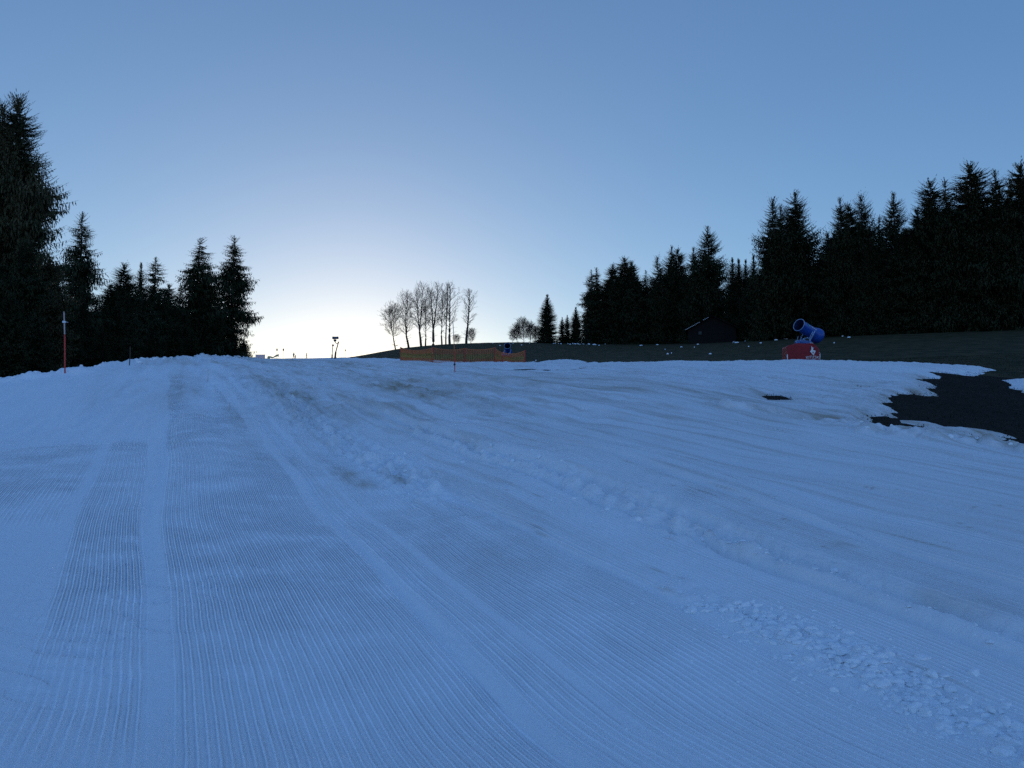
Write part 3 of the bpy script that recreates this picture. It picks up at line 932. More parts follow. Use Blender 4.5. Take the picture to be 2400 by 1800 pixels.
tree_px("old", 1, 366, 603, 130, "tall narrow spruce with open top, right of the slim pointed one", GL, 1.15, 3.3)
tree_px("fir", 1, 394, 668, 132, "low dark fir before the broad ragged spruce pair on the left", GL, 1.1, 5.0)
tree_px("old", 2, 459, 560, 140, "broad ragged spruce with see-through crown, left one of the last pair", GL, 1.30, 0.5)
tree_px("old", 0, 493, 622, 144, "spruce leaning into the right side of the broad ragged spruce", GL, 1.1, 2.5)
tree_px("old", 1, 421, 668, 136, "shorter ragged spruce at the left foot of the broad ragged spruce", GL, 1.15, 4.5)
tree_px("old", 0, 545, 553, 146, "tall narrow ragged spruce standing alone at the right end of the left row", GL, 1.15, 5.4)
tree_px("young", 0, 572, 795, 148, "low bushy spruce at the foot of the lone ragged spruce", GL, 1.7, 1.1)
tree_px("young", 1, 545, 770, 143, "small spruce under the trunk of the lone ragged spruce", GL, 1.6, 2.1)

LBL_LI = "dark spruce in the shaded mass behind the left snow bank"
rt = np.random.default_rng(5)
for c, D, row in [(-60, 45, 640), (-20, 52, 600), (30, 46, 700), (70, 60, 640), (100, 50, 755), (140, 66, 700), (165, 62, 750), (200, 76, 690), (225, 96, 690), (250, 84, 740), (275, 96, 720), (305, 100, 700), (330, 108, 700),
                  (350, 116, 690), (375, 122, 700), (400, 126, 720), (430, 130, 720), (470, 138, 700), (500, 140, 715), (520, 150, 730), (240, 74, 770), (310, 84, 770), (360, 100, 770), (410, 112, 775), (450, 124, 770), (490, 132, 780), (-140, 50, 500), (-200, 60, 420), (-300, 60, 300),
                  (180, 120, 720), (130, 110, 690), (80, 100, 600)]:
    tree_px(["fir", "old", "fir", "swept"][rt.integers(4)], int(rt.integers(3)), c, row + rt.uniform(-12, 12), D, LBL_LI, GLI, rt.uniform(1.15, 1.5))

# wood on the right: the ones that make its outline
OUT = [
    ("young", 0, 1281, 693, 205, 1.15, "dense conical spruce standing alone left of the wood"),
    ("young", 1, 1317, 745, 212, 1.1, "small spruce just right of the lone conical one"),
    ("young", 1, 1329, 740, 208, 1.1, "small spruce beside the second dense cone, left of it"),
    ("young", 0, 1350, 722, 206, 1.1, "smaller dense conical spruce at the left end of the wood"),
    ("old", 1, 1384, 632, 215, 0.85, "first tall thin see-through spruce at the wood's left end"),
    ("old", 0, 1399, 628, 218, 0.80, "second tall thin spruce at the wood's left end"),
    ("fir", 0, 1436, 622, 215, 1.0, "dense rounded fir right of the two thin spruces"),
    ("fir", 1, 1464, 607, 214, 1.0, "taller dense fir with a blunt peak beside the rounded fir"),
    ("fir", 0, 1479, 614, 218, 0.9, "fir right behind the blunt-peaked fir"),
    ("old", 2, 1510, 633, 212, 0.8, "thin open spruce in the dip of the left skyline"),
    ("swept", 1, 1545, 602, 208, 0.85, "slim spruce with upswept branches left of a broad-topped neighbour"),
    ("swept", 0, 1570, 580, 205, 0.85, "broad-topped spruce left of the tall cone"),
    ("fir", 1, 1591, 585, 207, 0.8, "round-topped spruce joined to the broad-topped one"),
    ("swept", 2, 1626, 581, 200, 0.85, "narrow spruce on the left shoulder of the tall regular cone"),
    ("swept", 0, 1658, 535, 190, 0.95, "tall regular conical spruce with upswept tips above the hut"),
    ("young", 1, 1717, 609, 205, 0.9, "small pointed tip in the low gap of the skyline, the first"),
    ("young", 0, 1731, 612, 206, 0.8, "small pointed tip in the low gap of the skyline, the second"),
    ("young", 1, 1746, 612, 204, 0.8, "small pointed tip in the low gap of the skyline, the third"),
    ("young", 1, 1765, 603, 200, 0.8, "small pointed tip next to the tall twin spruces"),
    ("swept", 1, 1809, 471, 150, 0.85, "ragged tall spruce, left of the twin peaks above the snow cannon"),
    ("swept", 2, 1831, 484, 155, 0.70, "thin spruce squeezed between the twin peaks"),
    ("swept", 0, 1855, 454, 152, 1.05, "highest of the twin peaks, conical with upswept branches"),
    ("fir", 1, 1941, 547, 150, 0.7, "low blunt fir in the notch right of the twin peaks"),
    ("swept", 2, 1970, 465, 142, 0.70, "slim ragged spruce right of the notch"),
    ("fir", 1, 1988, 481, 144, 0.75, "blunt fir leaning on the slim ragged spruce"),
    ("swept", 1, 2022, 457, 142, 0.80, "spruce with a bent ragged tip and open right side"),
    ("old", 2, 2065, 512, 140, 0.7, "lower spruce left of the single dark cone"),
    ("swept", 0, 2090, 457, 138, 0.80, "single dark cone above the bare snow patch's left end"),
    ("fir", 0, 2150, 492, 134, 0.7, "lower fir at the left foot of the big right group"),
    ("fir", 1, 2185, 427, 130, 0.85, "rounded tree that opens the big right group"),
    ("old", 2, 2227, 425, 131, 0.80, "spruce with level branches left of the broadest crown"),
    ("fir", 0, 2272, 388, 130, 1.0, "broadest crown of the big right group, with a domed top"),
    ("swept", 2, 2332, 402, 128, 0.85, "pointed spruce right of the domed crown"),
    ("swept", 1, 2362, 425, 130, 0.8, "lower spruce between the pointed one and the frame edge"),
    ("fir", 0, 2392, 388, 126, 0.9, "tall spruce cut by the right frame edge"),
]
for kd, vr, tx, ty, D, wd, lb in OUT:
    tree_px(kd, vr, tx, ty, D, lb, GR, wd * (1.0 if kd == "young" else 1.2), name="fir_tree" if kd == "fir" else "spruce_tree")
# inside of the wood: rows of dark trees that close it
LBL_RI = "dark spruce inside the closed wood on the right, lost among its neighbours"
sky = [(1375, 735), (1400, 705), (1430, 665), (1480, 650), (1540, 665), (1600, 640), (1650, 630), (1700, 640), (1760, 635), (1800, 585), (1860, 565), (1920, 600), (1960, 560), (2020, 555), (2080, 560), (2130, 545), (2200, 510), (2280, 480), (2350, 490), (2420, 450), (2700, 430)]
base_d = [(1375, 216), (1550, 206), (1700, 186), (1850, 152), (1950, 142), (2100, 132), (2300, 126), (2500, 122), (2700, 118)]
for row_i, (dd, lift_) in enumerate([(1.5, 0), (10, -4), (5, 60)]):
    c = 1376.0 + 7 * row_i
    while c < 2620:
        D = np.interp(c, *zip(*base_d)) + dd + rt.uniform(-2, 2)
        top = np.interp(c, *zip(*sky)) + lift_ + rt.uniform(-14, 26)
        tree_px(["fir", "swept", "fir", "old"][rt.integers(4)], int(rt.integers(3)), c, top, D, LBL_RI, GI, rt.uniform(1.0, 1.35))
        c += rt.uniform(30, 50) * 150 / D + 8
print("conifers", tree_count)


# ------------------------------------------------------------------ bare broadleaved trees on the crest
def bare_tree(seed, h=15.0, spread=0.32, trunk_frac=0.36, leaders=2, lean=0.0, thick_=1.0, levels=3, side_from=0.35):
    g = random.Random(seed)
    T_ = MB(); C_ = MB()

    def seg(mb, p, d, length, r0, r1, n, curve_up, steps, jit=0.05):
        pts = [p.copy()]; rad = [r0]; q = p.copy(); dr = d.normalized()
        for i in range(steps):
            dr = (dr + Vector((g.gauss(0, jit), g.gauss(0, jit), curve_up + g.gauss(0, jit * 0.6)))).normalized()
            q = q + dr * (length / steps)
            pts.append(q.copy()); rad.append(r0 + (r1 - r0) * (i + 1) / steps)
        mb.tube(pts, rad, n, cap=False)
        return pts, dr

    def branch(p, d, length, r, lvl):
        n = 5 if lvl == 0 else 4 if lvl == 1 else 3
        steps = 9 if lvl == 0 else 5 if lvl == 1 else 3
        pts, _ = seg(C_, p, d, length, r, max(0.011, r * 0.22), n, (0.10, 0.10, 0.06, 0.03)[min(lvl, 3)], steps, 0.035 if lvl == 0 else 0.09)
        if lvl >= levels: return
        kids = {0: 26, 1: 8, 2: 4}.get(lvl, 3)
        for i in range(kids):
            f = (0.02 if lvl == 0 else 0.2) + (0.97 if lvl == 0 else 0.78) * (i + g.random()) / kids
            k = min(len(pts) - 2, int(f * (len(pts) - 1)))
            pp = pts[k].lerp(pts[k + 1], f * (len(pts) - 1) - k)
            ax = (pts[k + 1] - pts[k]).normalized()
            a = g.uniform(0, 2 * math.pi) if lvl else i * 2.4 + g.uniform(-.4, .4)
            o = ax.orthogonal().normalized(); o = Matrix.Rotation(a, 3, ax) @ o
            ang = g.uniform(0.5, 0.85) if lvl > 0 else 1.05 - 0.55 * f + g.uniform(-.15, .15)
            nd = (ax * math.cos(ang) + o * math.sin(ang)).normalized()
            if nd.z < -0.1: nd.z *= -0.3
            ln = length * 0.46 * g.uniform(0.6, 1.15)
            if lvl == 0: ln = length * spread * (0.30 + 0.85 * math.sin(math.pi * (0.16 + 0.80 * f))) * g.uniform(0.75, 1.1)
            branch(pp, nd, ln, max(0.014, r * (0.36 if lvl == 0 else 0.5) * (1 - 0.5 * f)), lvl + 1)

    ht = h * trunk_frac
    r0 = 0.021 * h * thick_
    pts, dr = seg(T_, Vector((0, 0, -0.6)), Vector((lean, 0, 1)), ht + 0.6, r0 * 1.15, r0 * 0.8, 9, 0.04, 6)
    for i in range(leaders):
        a = g.uniform(0, 6.28) if leaders > 1 else 0
        off = 0.10 if leaders > 1 else 0.03
        if leaders > 1: a = math.pi * i * 2 / leaders + g.uniform(-.3, .3)
        d = Vector((math.cos(a) * off + lean * 0.4, math.sin(a) * off * 0.8, 1))
        branch(pts[-1] - Vector((0, 0, 0.05)), d, (h - ht) * (1.0 if i == 0 else g.uniform(0.8, 0.98)), r0 * (0.8 if leaders == 1 else 0.62), 0)
    for i in range(5):   # low side shoots on the trunk
        f = g.uniform(0.35, 0.98)
        p = pts[0].lerp(pts[-1], f)
        a = g.uniform(0, 6.28)
        branch(p, Vector((math.cos(a), math.sin(a), 0.25)), h * g.uniform(0.06, 0.14), 0.05, 2)
    return T_.mesh("trunk", M_BARK, True), C_.mesh("crown", M_BARK, True), h


BT = [bare_tree(1, 15, 0.34, 0.26, 2), bare_tree(2, 15, 0.32, 0.26, 1), bare_tree(3, 15, 0.36, 0.22, 2, 0.08),
      bare_tree(4, 15, 0.26, 0.30, 1), bare_tree(5, 15, 0.38, 0.24, 2)]
BT_SMALL = [bare_tree(8, 7, 0.50, 0.30, 2, -0.35, 0.8, 3), bare_tree(9, 6, 0.50, 0.06, 3, 0, 0.5, 3), bare_tree(10, 6, 0.50, 0.05, 3, 0, 0.5, 3)]
GB = "bare trees in a row on the crest"


def bare_px(var, c, toprow, D, label, group=GB, wid=1.0, rz=0.0, small=False, name="bare_tree"):
    tr, cr, h0 = (BT_SMALL if small else BT)[var]
    p = at(c, D)
    h = z_of(toprow, D) - p.z
    s = h / h0
    dd = D * math.cos(PITCH) + (p.z - CAM_Z) * math.sin(PITCH)
    e = empty(name, ((c - 1200) / F_PX * dd, D, p.z), rz, (s * wid * 1.08, s * wid * 1.08, s))
    tag(e, label, "tree", group)
    link("trunk", tr, e); link("crown", cr, e)


bare_px(0, 929, 722, 209, "small leaning bare tree, leftmost of the row on the crest", rz=0.2, small=True, wid=0.85)
bare_px(2, 958, 690, 209, "bare tree forked low, second from the left in the crest row", wid=0.85, rz=2.9)
bare_px(4, 987, 674, 209, "bare tree leaning left with a curled low branch, third in the crest row", wid=0.85, rz=0.5)
bare_px(1, 997, 708, 210, "shorter bare tree right beside the leaning third one", wid=0.75, rz=1.5)
bare_px(0, 1015, 674, 210, "bare tree with a round fan-shaped crown, mid crest row", wid=1.0, rz=0.1)
bare_px(1, 1036, 685, 211, "slim bare tree right of the fan-shaped crown", wid=0.65, rz=4.0)
bare_px(3, 1045, 667, 211, "thinnest straight-trunked bare tree of the crest row", wid=0.5, rz=1.0)
bare_px(1, 1054, 671, 210, "thick-trunked bare tree, last of the close group on the crest", wid=0.9, rz=2.2)
bare_px(3, 1093, 681, 209, "bare tree standing apart at the right end of the crest row", wid=1.0, rz=0.3)
bare_px(1, 1103, 775, 214, "low bare bush at the foot of the bare tree standing apart", small=True, wid=1.2, group="bare bushes on the crest", name="bare_bush")
bare_px(2, 1071, 787, 216, "sparse low bush left of the bare tree standing apart", small=True, wid=1.4, group="bare bushes on the crest", name="bare_bush")
for k, (c, t_) in enumerate([(1201, 776), (1212, 764), (1228, 754), (1243, 762), (1256, 770)]):
    lb = ["leftmost low stem of the bare thicket left of the lone conical spruce", "bushy bare tree, second in the thicket by the lone conical spruce",
          "tallest bare tree of the thicket by the lone conical spruce", "bare tree right of the tallest in the thicket by the conical spruce",
          "bare tree half hidden behind the lone conical spruce"][k]
    bare_px(1 + k % 2, c, t_, 216, lb, group="bare thicket beside the lone conical spruce", small=True, wid=1.05, rz=k * 1.3)


# ------------------------------------------------------------------ lettering
def text_mesh(txt, size, mat, name="lettering", depth=0.004):
    cu = bpy.data.curves.new("t", "FONT")
    cu.body = txt; cu.size = size; cu.extrude = depth; cu.align_x = "CENTER"; cu.resolution_u = 3
    o = bpy.data.objects.new("t", cu); col_main.objects.link(o)
    bpy.context.view_layer.update()
    me = bpy.data.meshes.new_from_object(o.evaluated_get(bpy.context.evaluated_depsgraph_get()))
    bpy.data.objects.remove(o); bpy.data.curves.remove(cu)
    me.name = name; me.materials.clear(); me.materials.append(mat)
    return me


# ------------------------------------------------------------------ snow cannon
print("objects")


def cannon(loc, scale, rz, label, group, full=True):
    e = empty("snow_cannon", loc, rz, (scale,) * 3)
    tag(e, label, "snow cannon", group)
    rear = Vector((1.58, 0.62, 2.20)); mouth = Vector((-0.28, -0.72, 2.95))
    ax = (mouth - rear); Ln = ax.length
    q = ax.to_track_quat("Z", "Y").to_matrix().to_4x4()
    M = Matrix.Translation(rear) @ q
    mb = MB()
    mb.lathe([(0.50, 0.02), (0.60, 0.0), (0.625, 0.05), (0.61, 0.30), (0.55, 0.50), (0.475, 0.66), (0.455, 1.0), (0.45, Ln - 0.22), (0.485, Ln - 0.10), (0.50, Ln), (0.475, Ln + 0.01)], 40, M)
    barrel = mb.build("barrel", M_BLUE, e, True)
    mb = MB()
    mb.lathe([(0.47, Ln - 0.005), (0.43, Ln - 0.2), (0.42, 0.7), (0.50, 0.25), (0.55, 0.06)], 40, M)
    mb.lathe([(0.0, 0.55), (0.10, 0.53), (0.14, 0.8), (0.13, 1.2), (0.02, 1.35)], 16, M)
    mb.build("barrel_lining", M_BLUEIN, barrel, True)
    mb = MB()
    mb.lathe([(0.495, Ln - 0.01), (0.512, Ln - 0.005), (0.512, Ln + 0.022), (0.478, Ln + 0.026), (0.47, Ln + 0.01)], 40, M)
    mb.build("nozzle_ring", M_PIPE, barrel, True)
    mb = MB()
    for k in range(9):
        a = 2 * math.pi * k / 9
        bl = [(0.12, -0.03), (0.40, -0.09), (0.41, 0.09), (0.12, 0.03)]
        mm = M @ Matrix.Translation((0, 0, 0.75)) @ Matrix.Rotation(a, 4, "Z") @ Matrix.Rotation(0.45, 4, "X")
        mb.add([mm @ Vector((x, y, z_)) for z_ in (0, 0.012) for x, y in bl], [(0, 1, 2, 3), (7, 6, 5, 4), (0, 4, 5, 1), (1, 5, 6, 2), (2, 6, 7, 3), (3, 7, 4, 0)])
    mb.build("fan", M_DARK, barrel)
    if full:
        # print on the barrel side turned to the piste
        me_ = text_mesh("TechnoAlpin", 0.17, M_WHITE)
        axn = ax.normalized()
        up = Vector((0, 0, 1)); sidev = axn.cross(up).normalized(); upv = sidev.cross(axn).normalized()
        view = Vector((0, -1, 0.12)); view = (view - axn * view.dot(axn)).normalized()
        cen = math.atan2(view.dot(upv), view.dot(sidev))
        sgn = 1.0
        for v_ in me_.vertices:
            along = Ln * 0.47 - v_.co.x
            a = cen + 0.42 * (1 if upv.dot(Vector((0, 0, 1))) > 0 else -1) * (1 if math.cos(cen) > 0 else -1) + (v_.co.y) / 0.46 * (1 if math.cos(cen) > 0 else -1)
            r_ = 0.459 + v_.co.z + 0.004
            p = rear + axn * along + (sidev * math.cos(a) + upv * math.sin(a)) * r_
            v_.co = p
        link("lettering", me_, barrel)
        mb = MB()
        for (da, db_, la, lb_) in ((0.0, 0.10, 0.03, 0.16), (0.0, -0.10, -0.06, 0.07), (-0.07, 0.07, -0.02, 0.10)):
            vs = []
            for s_, t_ in ((da - 0.035, la), (da + 0.035, la), (db_ + 0.035, lb_), (db_ - 0.035, lb_)):
                a = cen + (0.46 + t_ / 0.46) * (1 if math.cos(cen) > 0 else -1)
                for r_ in (0.460, 0.470):
                    vs.append(rear + axn * (Ln * 0.47 + 0.66 + s_) + (sidev * math.cos(a) + upv * math.sin(a)) * r_)
            mb.add(vs, [(1, 3, 5, 7), (0, 6, 4, 2), (0, 2, 3, 1), (2, 4, 5, 3), (4, 6, 7, 5), (6, 0, 1, 7)])
        mb.build("logo", M_GREEN, barrel)
    # yoke and pipes
    mb = MB()
    mid = rear.lerp(mouth, 0.45)
    for s_ in (-1, 1):
        sd = Vector((0.62, -0.78, 0)) * 0.50 * s_
        mb.tube([mid + sd, Vector((0.35, 0.05, 1.75)) + sd * 0.9, Vector((0.30, 0.02, 1.55)) + sd * 0.5], 0.045, 8)
    mb.build("yoke", M_PIPE, e, True)
    mb = MB()
    mb.tube([(0.10, -0.66, 1.62), (0.02, -0.72, 1.86), (0.28, -0.74, 1.92), (0.50, -0.70, 1.90), (0.72, -0.55, 2.28), (0.84, -0.45, 2.46)], 0.026, 8)
    mb.tube([(0.84, -0.46, 2.46), (0.80, -0.50, 2.10), (0.62, -0.62, 1.78)], 0.022, 8)
    mb.tube([(0.93, -0.46, 2.30), (0.86, -0.52, 2.12)], 0.020, 6)
    mb.tube([(-0.30, -0.5, 1.55), (-0.36, -0.5, 1.85), (-0.28, -0.45, 2.1)], 0.018, 6)
    mb.tube([(0.45, -0.72, 1.9), (0.55, -0.74, 1.72), (0.58, -0.72, 1.58)], 0.02, 6)
    mb.lathe([(0.0, 0.0), (0.065, 0.0), (0.065, 0.05), (0.0, 0.05)], 10, Matrix.Translation((0.02, -0.74, 1.82)) @ Matrix.Rotation(R(90), 4, "X"))
    mb.build("pipe", M_PIPE, e, True)
    # compressor under a crumpled foil wrap
    g = random.Random(4)
    bm = bmesh.new(); bmesh.ops.create_icosphere(bm, subdivisions=3, radius=1.0)
    for v_ in bm.verts:
        d = v_.co.copy()
        k = 1 / max(abs(d.x), abs(d.y), abs(d.z)) ** 0.6
        n_ = 1 + 0.10 * math.sin(d.x * 9 + 2) * math.cos(d.z * 8) + g.uniform(-0.05, 0.05)
        v_.co = Vector((0.22 + d.x * k * 0.66 * n_, -0.05 + d.y * k * 0.48 * n_, 1.58 + d.z * k * 0.27 * n_ - 0.16 * max(0, d.x) * 1.0))
    me_ = bpy.data.meshes.new("compressor_cover"); bm.to_mesh(me_); bm.free(); me_.materials.append(M_HOSE)
    link("compressor_cover", me_, e)
    mb = MB(); mb.box((0.70, -0.52, 1.50), (0.22, 0.03, 0.12)); mb.build("type_plate", M_WHITE, e)
    mb = MB()
    mb.tube([(0.95, 0.0, 1.0), (1.02, -0.1, 1.35), (0.80, -0.1, 1.62), (0.55, 0, 1.5)], 0.10, 10)
    mb.build("hose", M_HOSE, e, True)
    # red tarpaulin round the undercarriage
    poly = [(-1.22, 0.0), (-1.24, 1.22), (-1.16, 1.34), (-0.62, 1.50), (0.72, 1.49), (0.98, 1.32), (1.22, 1.02), (1.26, 0.0)]
    bm = bmesh.new()
    nz_ = 9
    rings = []
    for iy, (yy, sh) in enumerate([(-0.80, 0.94), (-0.74, 0.99), (-0.3, 1.0), (0.3, 1.0), (0.74, 0.99), (0.80, 0.94)]):
        ring = []
        for (x, z_) in poly:
            ring.append(bm.verts.new((x * sh, yy, z_ * (0.96 + 0.04 * sh))))
        rings.append(ring)
    for a_, b_ in zip(rings[:-1], rings[1:]):
        for i in range(len(poly)):
            bm.faces.new((a_[i], a_[(i + 1) % len(poly)], b_[(i + 1) % len(poly)], b_[i]))
    bm.faces.new(rings[0][::-1]); bm.faces.new(rings[-1])
    bmesh.ops.subdivide_edges(bm, edges=bm.edges, cuts=3, use_grid_fill=True)
    for v_ in bm.verts:
        if v_.co.y < -0.7 : v_.co.y += 0.03 * math.sin(v_.co.x * 5.5 + 0.6 * v_.co.z) - 0.02 * math.sin(v_.co.x * 13)
        v_.co.z += 0.015 * math.sin(v_.co.x * 7 + v_.co.y * 3) * (v_.co.z > 0.9)
    bmesh.ops.recalc_face_normals(bm, faces=bm.faces)
    me_ = bpy.data.meshes.new("tarpaulin"); bm.to_mesh(me_); bm.free(); me_.materials.append(M_REDTARP)
    tarp = link("tarpaulin", me_, e)
    if full:
        S_ = 1 / 11.06 / 30.0
        em = [(1080, 1040), (1096, 1068), (1118, 1088), (1140, 1090), (1112, 1112), (1122, 1150), (1186, 1166), (1128, 1285), (1108, 1268), (1040, 1185), (1074, 1130), (1076, 1080)]
        hole = [(1096, 1196), (1136, 1192), (1116, 1245)]
        mb = MB()
        cv = lambda p: ((p[0] - 885) * S_ + 0.0, (1462 - p[1]) * S_)
        mb.prism([cv(p) for p in em], -0.876, -0.862)
        mb.build("emblem", M_WHITE, tarp)
        mb = MB(); mb.prism([cv(p) for p in hole], -0.884, -0.877); mb.build("emblem_gap", M_REDTARP, tarp)
        tm = text_mesh("KITZSKI", 0.30, M_WHITE)
        for v_ in tm.vertices:
            x, y, zz = v_.co
            v_.co = Vector((0.68 + x * 1.05, -0.873 - zz, 0.27 + y + 0.02 * math.cos(x * 4)))
        link("lettering", tm, tarp)
    mb = MB()
    mb.tube([(1.30, -0.5, 0.0), (1.34, -0.5, 0.62), (1.32, -0.5, 0.78), (1.20, -0.5, 0.80)], 0.035, 8)
    mb.tube([(1.02, -0.5, 0.60), (1.34, -0.5, 0.62)], 0.025, 8)
    mb.tube([(1.30, 0.4, 0.0), (1.34, 0.4, 0.62), (1.32, 0.4, 0.78)], 0.035, 8)
    mb.tube([(1.34, -0.5, 0.70), (1.34, 0.4, 0.70)], 0.03, 8)
    mb.build("drawbar", M_WHITE, e, True)
    mb = MB(); mb.tube([(-1.25, -0.82, 0.0), (-1.26, -0.82, 0.62)], 0.035, 8); mb.build("support_leg", M_WHITE, e, True)
    for sx_ in (-0.7, 0.6):
        mb = MB(); mb.lathe([(0.0, -0.1), (0.3, -0.1), (0.34, -0.05), (0.34, 0.05), (0.3, 0.1), (0.0, 0.1)], 18, Matrix.Translation((sx_, 0.0, 0.34)) @ Matrix.Rotation(R(90), 4, "X")); mb.build("wheel", M_DARK, e, True)
    mb = MB(); mb.box((0.25, 0, 1.32), (0.9, 0.6, 0.12)); mb.box((0, 0, 0.5), (2.4, 0.9, 0.1)); mb.build("chassis", M_DARK, e)
    return e


p = at(1880, 60.5)
CAN_Z = z_of(852.5, 60.5)
cannon(Vector((p.x, p.y, max(p.z - 0.05, CAN_Z))), 1.0, R(-4), "blue snow cannon aimed up left on a red tarpaulin-wrapped base with white emblem and lettering", "snow cannons")
p = at(1183, 72)
cannon(Vector((p.x, p.y, z_of(857, 72))), 0.62, R(52), "small distant blue snow cannon seen muzzle-on behind the end of the orange net", "snow cannons", full=False)


# ------------------------------------------------------------------ slalom poles and canes
def pole(base_c, base_r, D, top_c, top_r, label, parts, group, name="slalom_pole", rad=0.016):
    b = Vector(((base_c - 1200) / F_PX * D, D, snow_z((base_c - 1200) / F_PX * D, D)))
    dd = D
    top = Vector(((top_c - 1200) / F_PX * D, D + 0.1, z_of(top_r, D)))
    c, s = math.cos(PITCH), math.sin(PITCH)
    for q_, cc in ((b, base_c), (top, top_c)):
        q_.x = (cc - 1200) / F_PX * (D * c + (q_.z - CAM_Z) * s)
    e = empty(name, b); tag(e, label, "pole", group)
    vec = top - b
    for (f0, f1, mt, nm, rr) in parts:
        mb = MB(); st = []
        for i in range(5):
            f = f0 + (f1 - f0) * i / 4
            st.append(vec * f + Vector((0.02 * math.sin(f * 3.0), 0, 0)))
        if f0 == 0: st[0] = st[0] - vec.normalized() * 0.3
        mb.tube(st, rr, 10)
        mb.build(nm, mt, e, True)
    return e, b, vec


e, b, vec = pole(152, 874, 37.2, 147, 730, "leaning red slalom pole with pale worn top, beside the left snow bank", [(0, 0.62, M_RED, "shaft", 0.032), (0.62, 1.0, M_POLETOP, "worn_tip", 0.030)], "tall piste edge poles")
mb = MB(); mb.lathe([(0.03, -0.05), (0.075, -0.045), (0.08, 0.04), (0.03, 0.05)], 12, Matrix.Translation(vec * 0.83)); mb.build("clamp", M_WHITE, e, True)
mb = MB(); mb.tube([vec * 0.83 + Vector((0.07, 0, 0)), vec * 0.83 + Vector((0.20, 0, -0.02))], 0.016, 6); mb.build("hook", M_STEEL, e, True)
e, b, vec = pole(1066, 871, 43.0, 1061, 753, "tall thin red pole with dark bent top, standing in front of the orange net", [(0, 0.40, M_RED, "shaft", 0.024), (0.40, 0.72, M_NETO, "faded_section", 0.022), (0.72, 1.0, M_POLETOP, "worn_tip", 0.020)], "tall piste edge poles")
mb = MB(); mb.lathe([(0.02, -0.06), (0.055, -0.05), (0.055, 0.05), (0.02, 0.06)], 10, Matrix.Translation(vec * 0.15)); mb.build("collar", M_DARK, e, True)
pole(486, 896, 31.5, 485, 866, "short pale cane stuck in the snow at the left of the groomed lane", [(0, 1, M_BAMBOO, "cane", 0.012)], "short pale canes in the piste", "marker_cane")
pole(534, 965, 20.5, 535, 943, "nearer pale cane by the bent groomer track", [(0, 1, M_BAMBOO, "cane", 0.008)], "short pale canes in the piste", "marker_cane")
pole(303, 872, 43, 303, 812, "thin grey post before the dark trees behind the left snow bank", [(0, 1, M_BARK, "shaft", 0.028)], None, "wooden_stake")
pole(684, 849, 120, 685, 841, "tiny dark stake on the upper piste below the skiers", [(0, 1, M_DARK, "shaft", 0.05)], None, "marker_stake")

# ------------------------------------------------------------------ orange net
cols_f = [937, 1014, 1088, 1160, 1178, 1230]
D_f = [81, 68, 67, 66, 64.5, 61.5]
top_f = [814, 815, 817, 815, 826, 822]
bases = []
for c, D in zip(cols_f, D_f):
    x = (c - 1200) / F_PX * D
    bases.append(Vector((x, D, snow_z(x, D))))
fence = empty("safety_net_fence", bases[0]); tag(fence, "orange and yellow safety net fence sagging between posts below the bare trees", "fence")
tops = [Vector((b_.x, b_.y, z_of(t_, b_.y))) for b_, t_ in zip(bases, top_f)]
for b_, t_ in zip(bases, tops):
    mb = MB(); mb.tube([b_ - Vector((0, 0, 0.4)), b_.lerp(t_, 0.5), t_ + Vector((0, 0, 0.06))], 0.035, 8)
    mb.build("post", M_RED, fence, True, loc=-bases[0])
for k in range(5):
    b0, b1, t0, t1 = bases[k], bases[k + 1], tops[k], tops[k + 1]
    L_ = (b1 - b0).length
    n = max(4, int(L_ / 0.16)); o_mb = MB(); y_mb = MB()
    def P(fu, fv):
        sag = (4 * fu * (1 - fu)) * min(0.26, 0.05 * L_)
        base = b0.lerp(b1, fu); base.z = snow_z(base.x, base.y) - 0.05
        topp = t0.lerp(t1, fu) - Vector((0, 0, sag))
        q_ = base.lerp(topp, fv)
        q_.y += 0.05 * math.sin(fu * L_ * 2.2) * math.sin(fv * math.pi)
        return q_
    for i in range(n + 1):
        fu = i / n
        for (a_, b_, mb) in ((0.0, 0.30, o_mb), (0.30, 0.66, y_mb), (0.66, 1.0, o_mb)):
            mb.tube([P(fu, a_), P(fu, (a_ + b_) / 2), P(fu, b_)], 0.021, 3, cap=False)
    nh = 15
    for j in range(nh + 1):
        fv = j / nh
        mb = y_mb if 0.30 <= fv <= 0.66 else o_mb
        mb.tube([P(i / n, fv) for i in range(0, n + 1)], 0.030 if j in (0, nh) else 0.013, 3, cap=False)
    o_mb.build("orange_netting", M_NETO, fence, loc=-bases[0])
    y_mb.build("yellow_netting", M_NETY, fence, loc=-bases[0])

# ------------------------------------------------------------------ things on the skyline
def base_on(c, D):
    p_ = at_snow(c, D); return p_


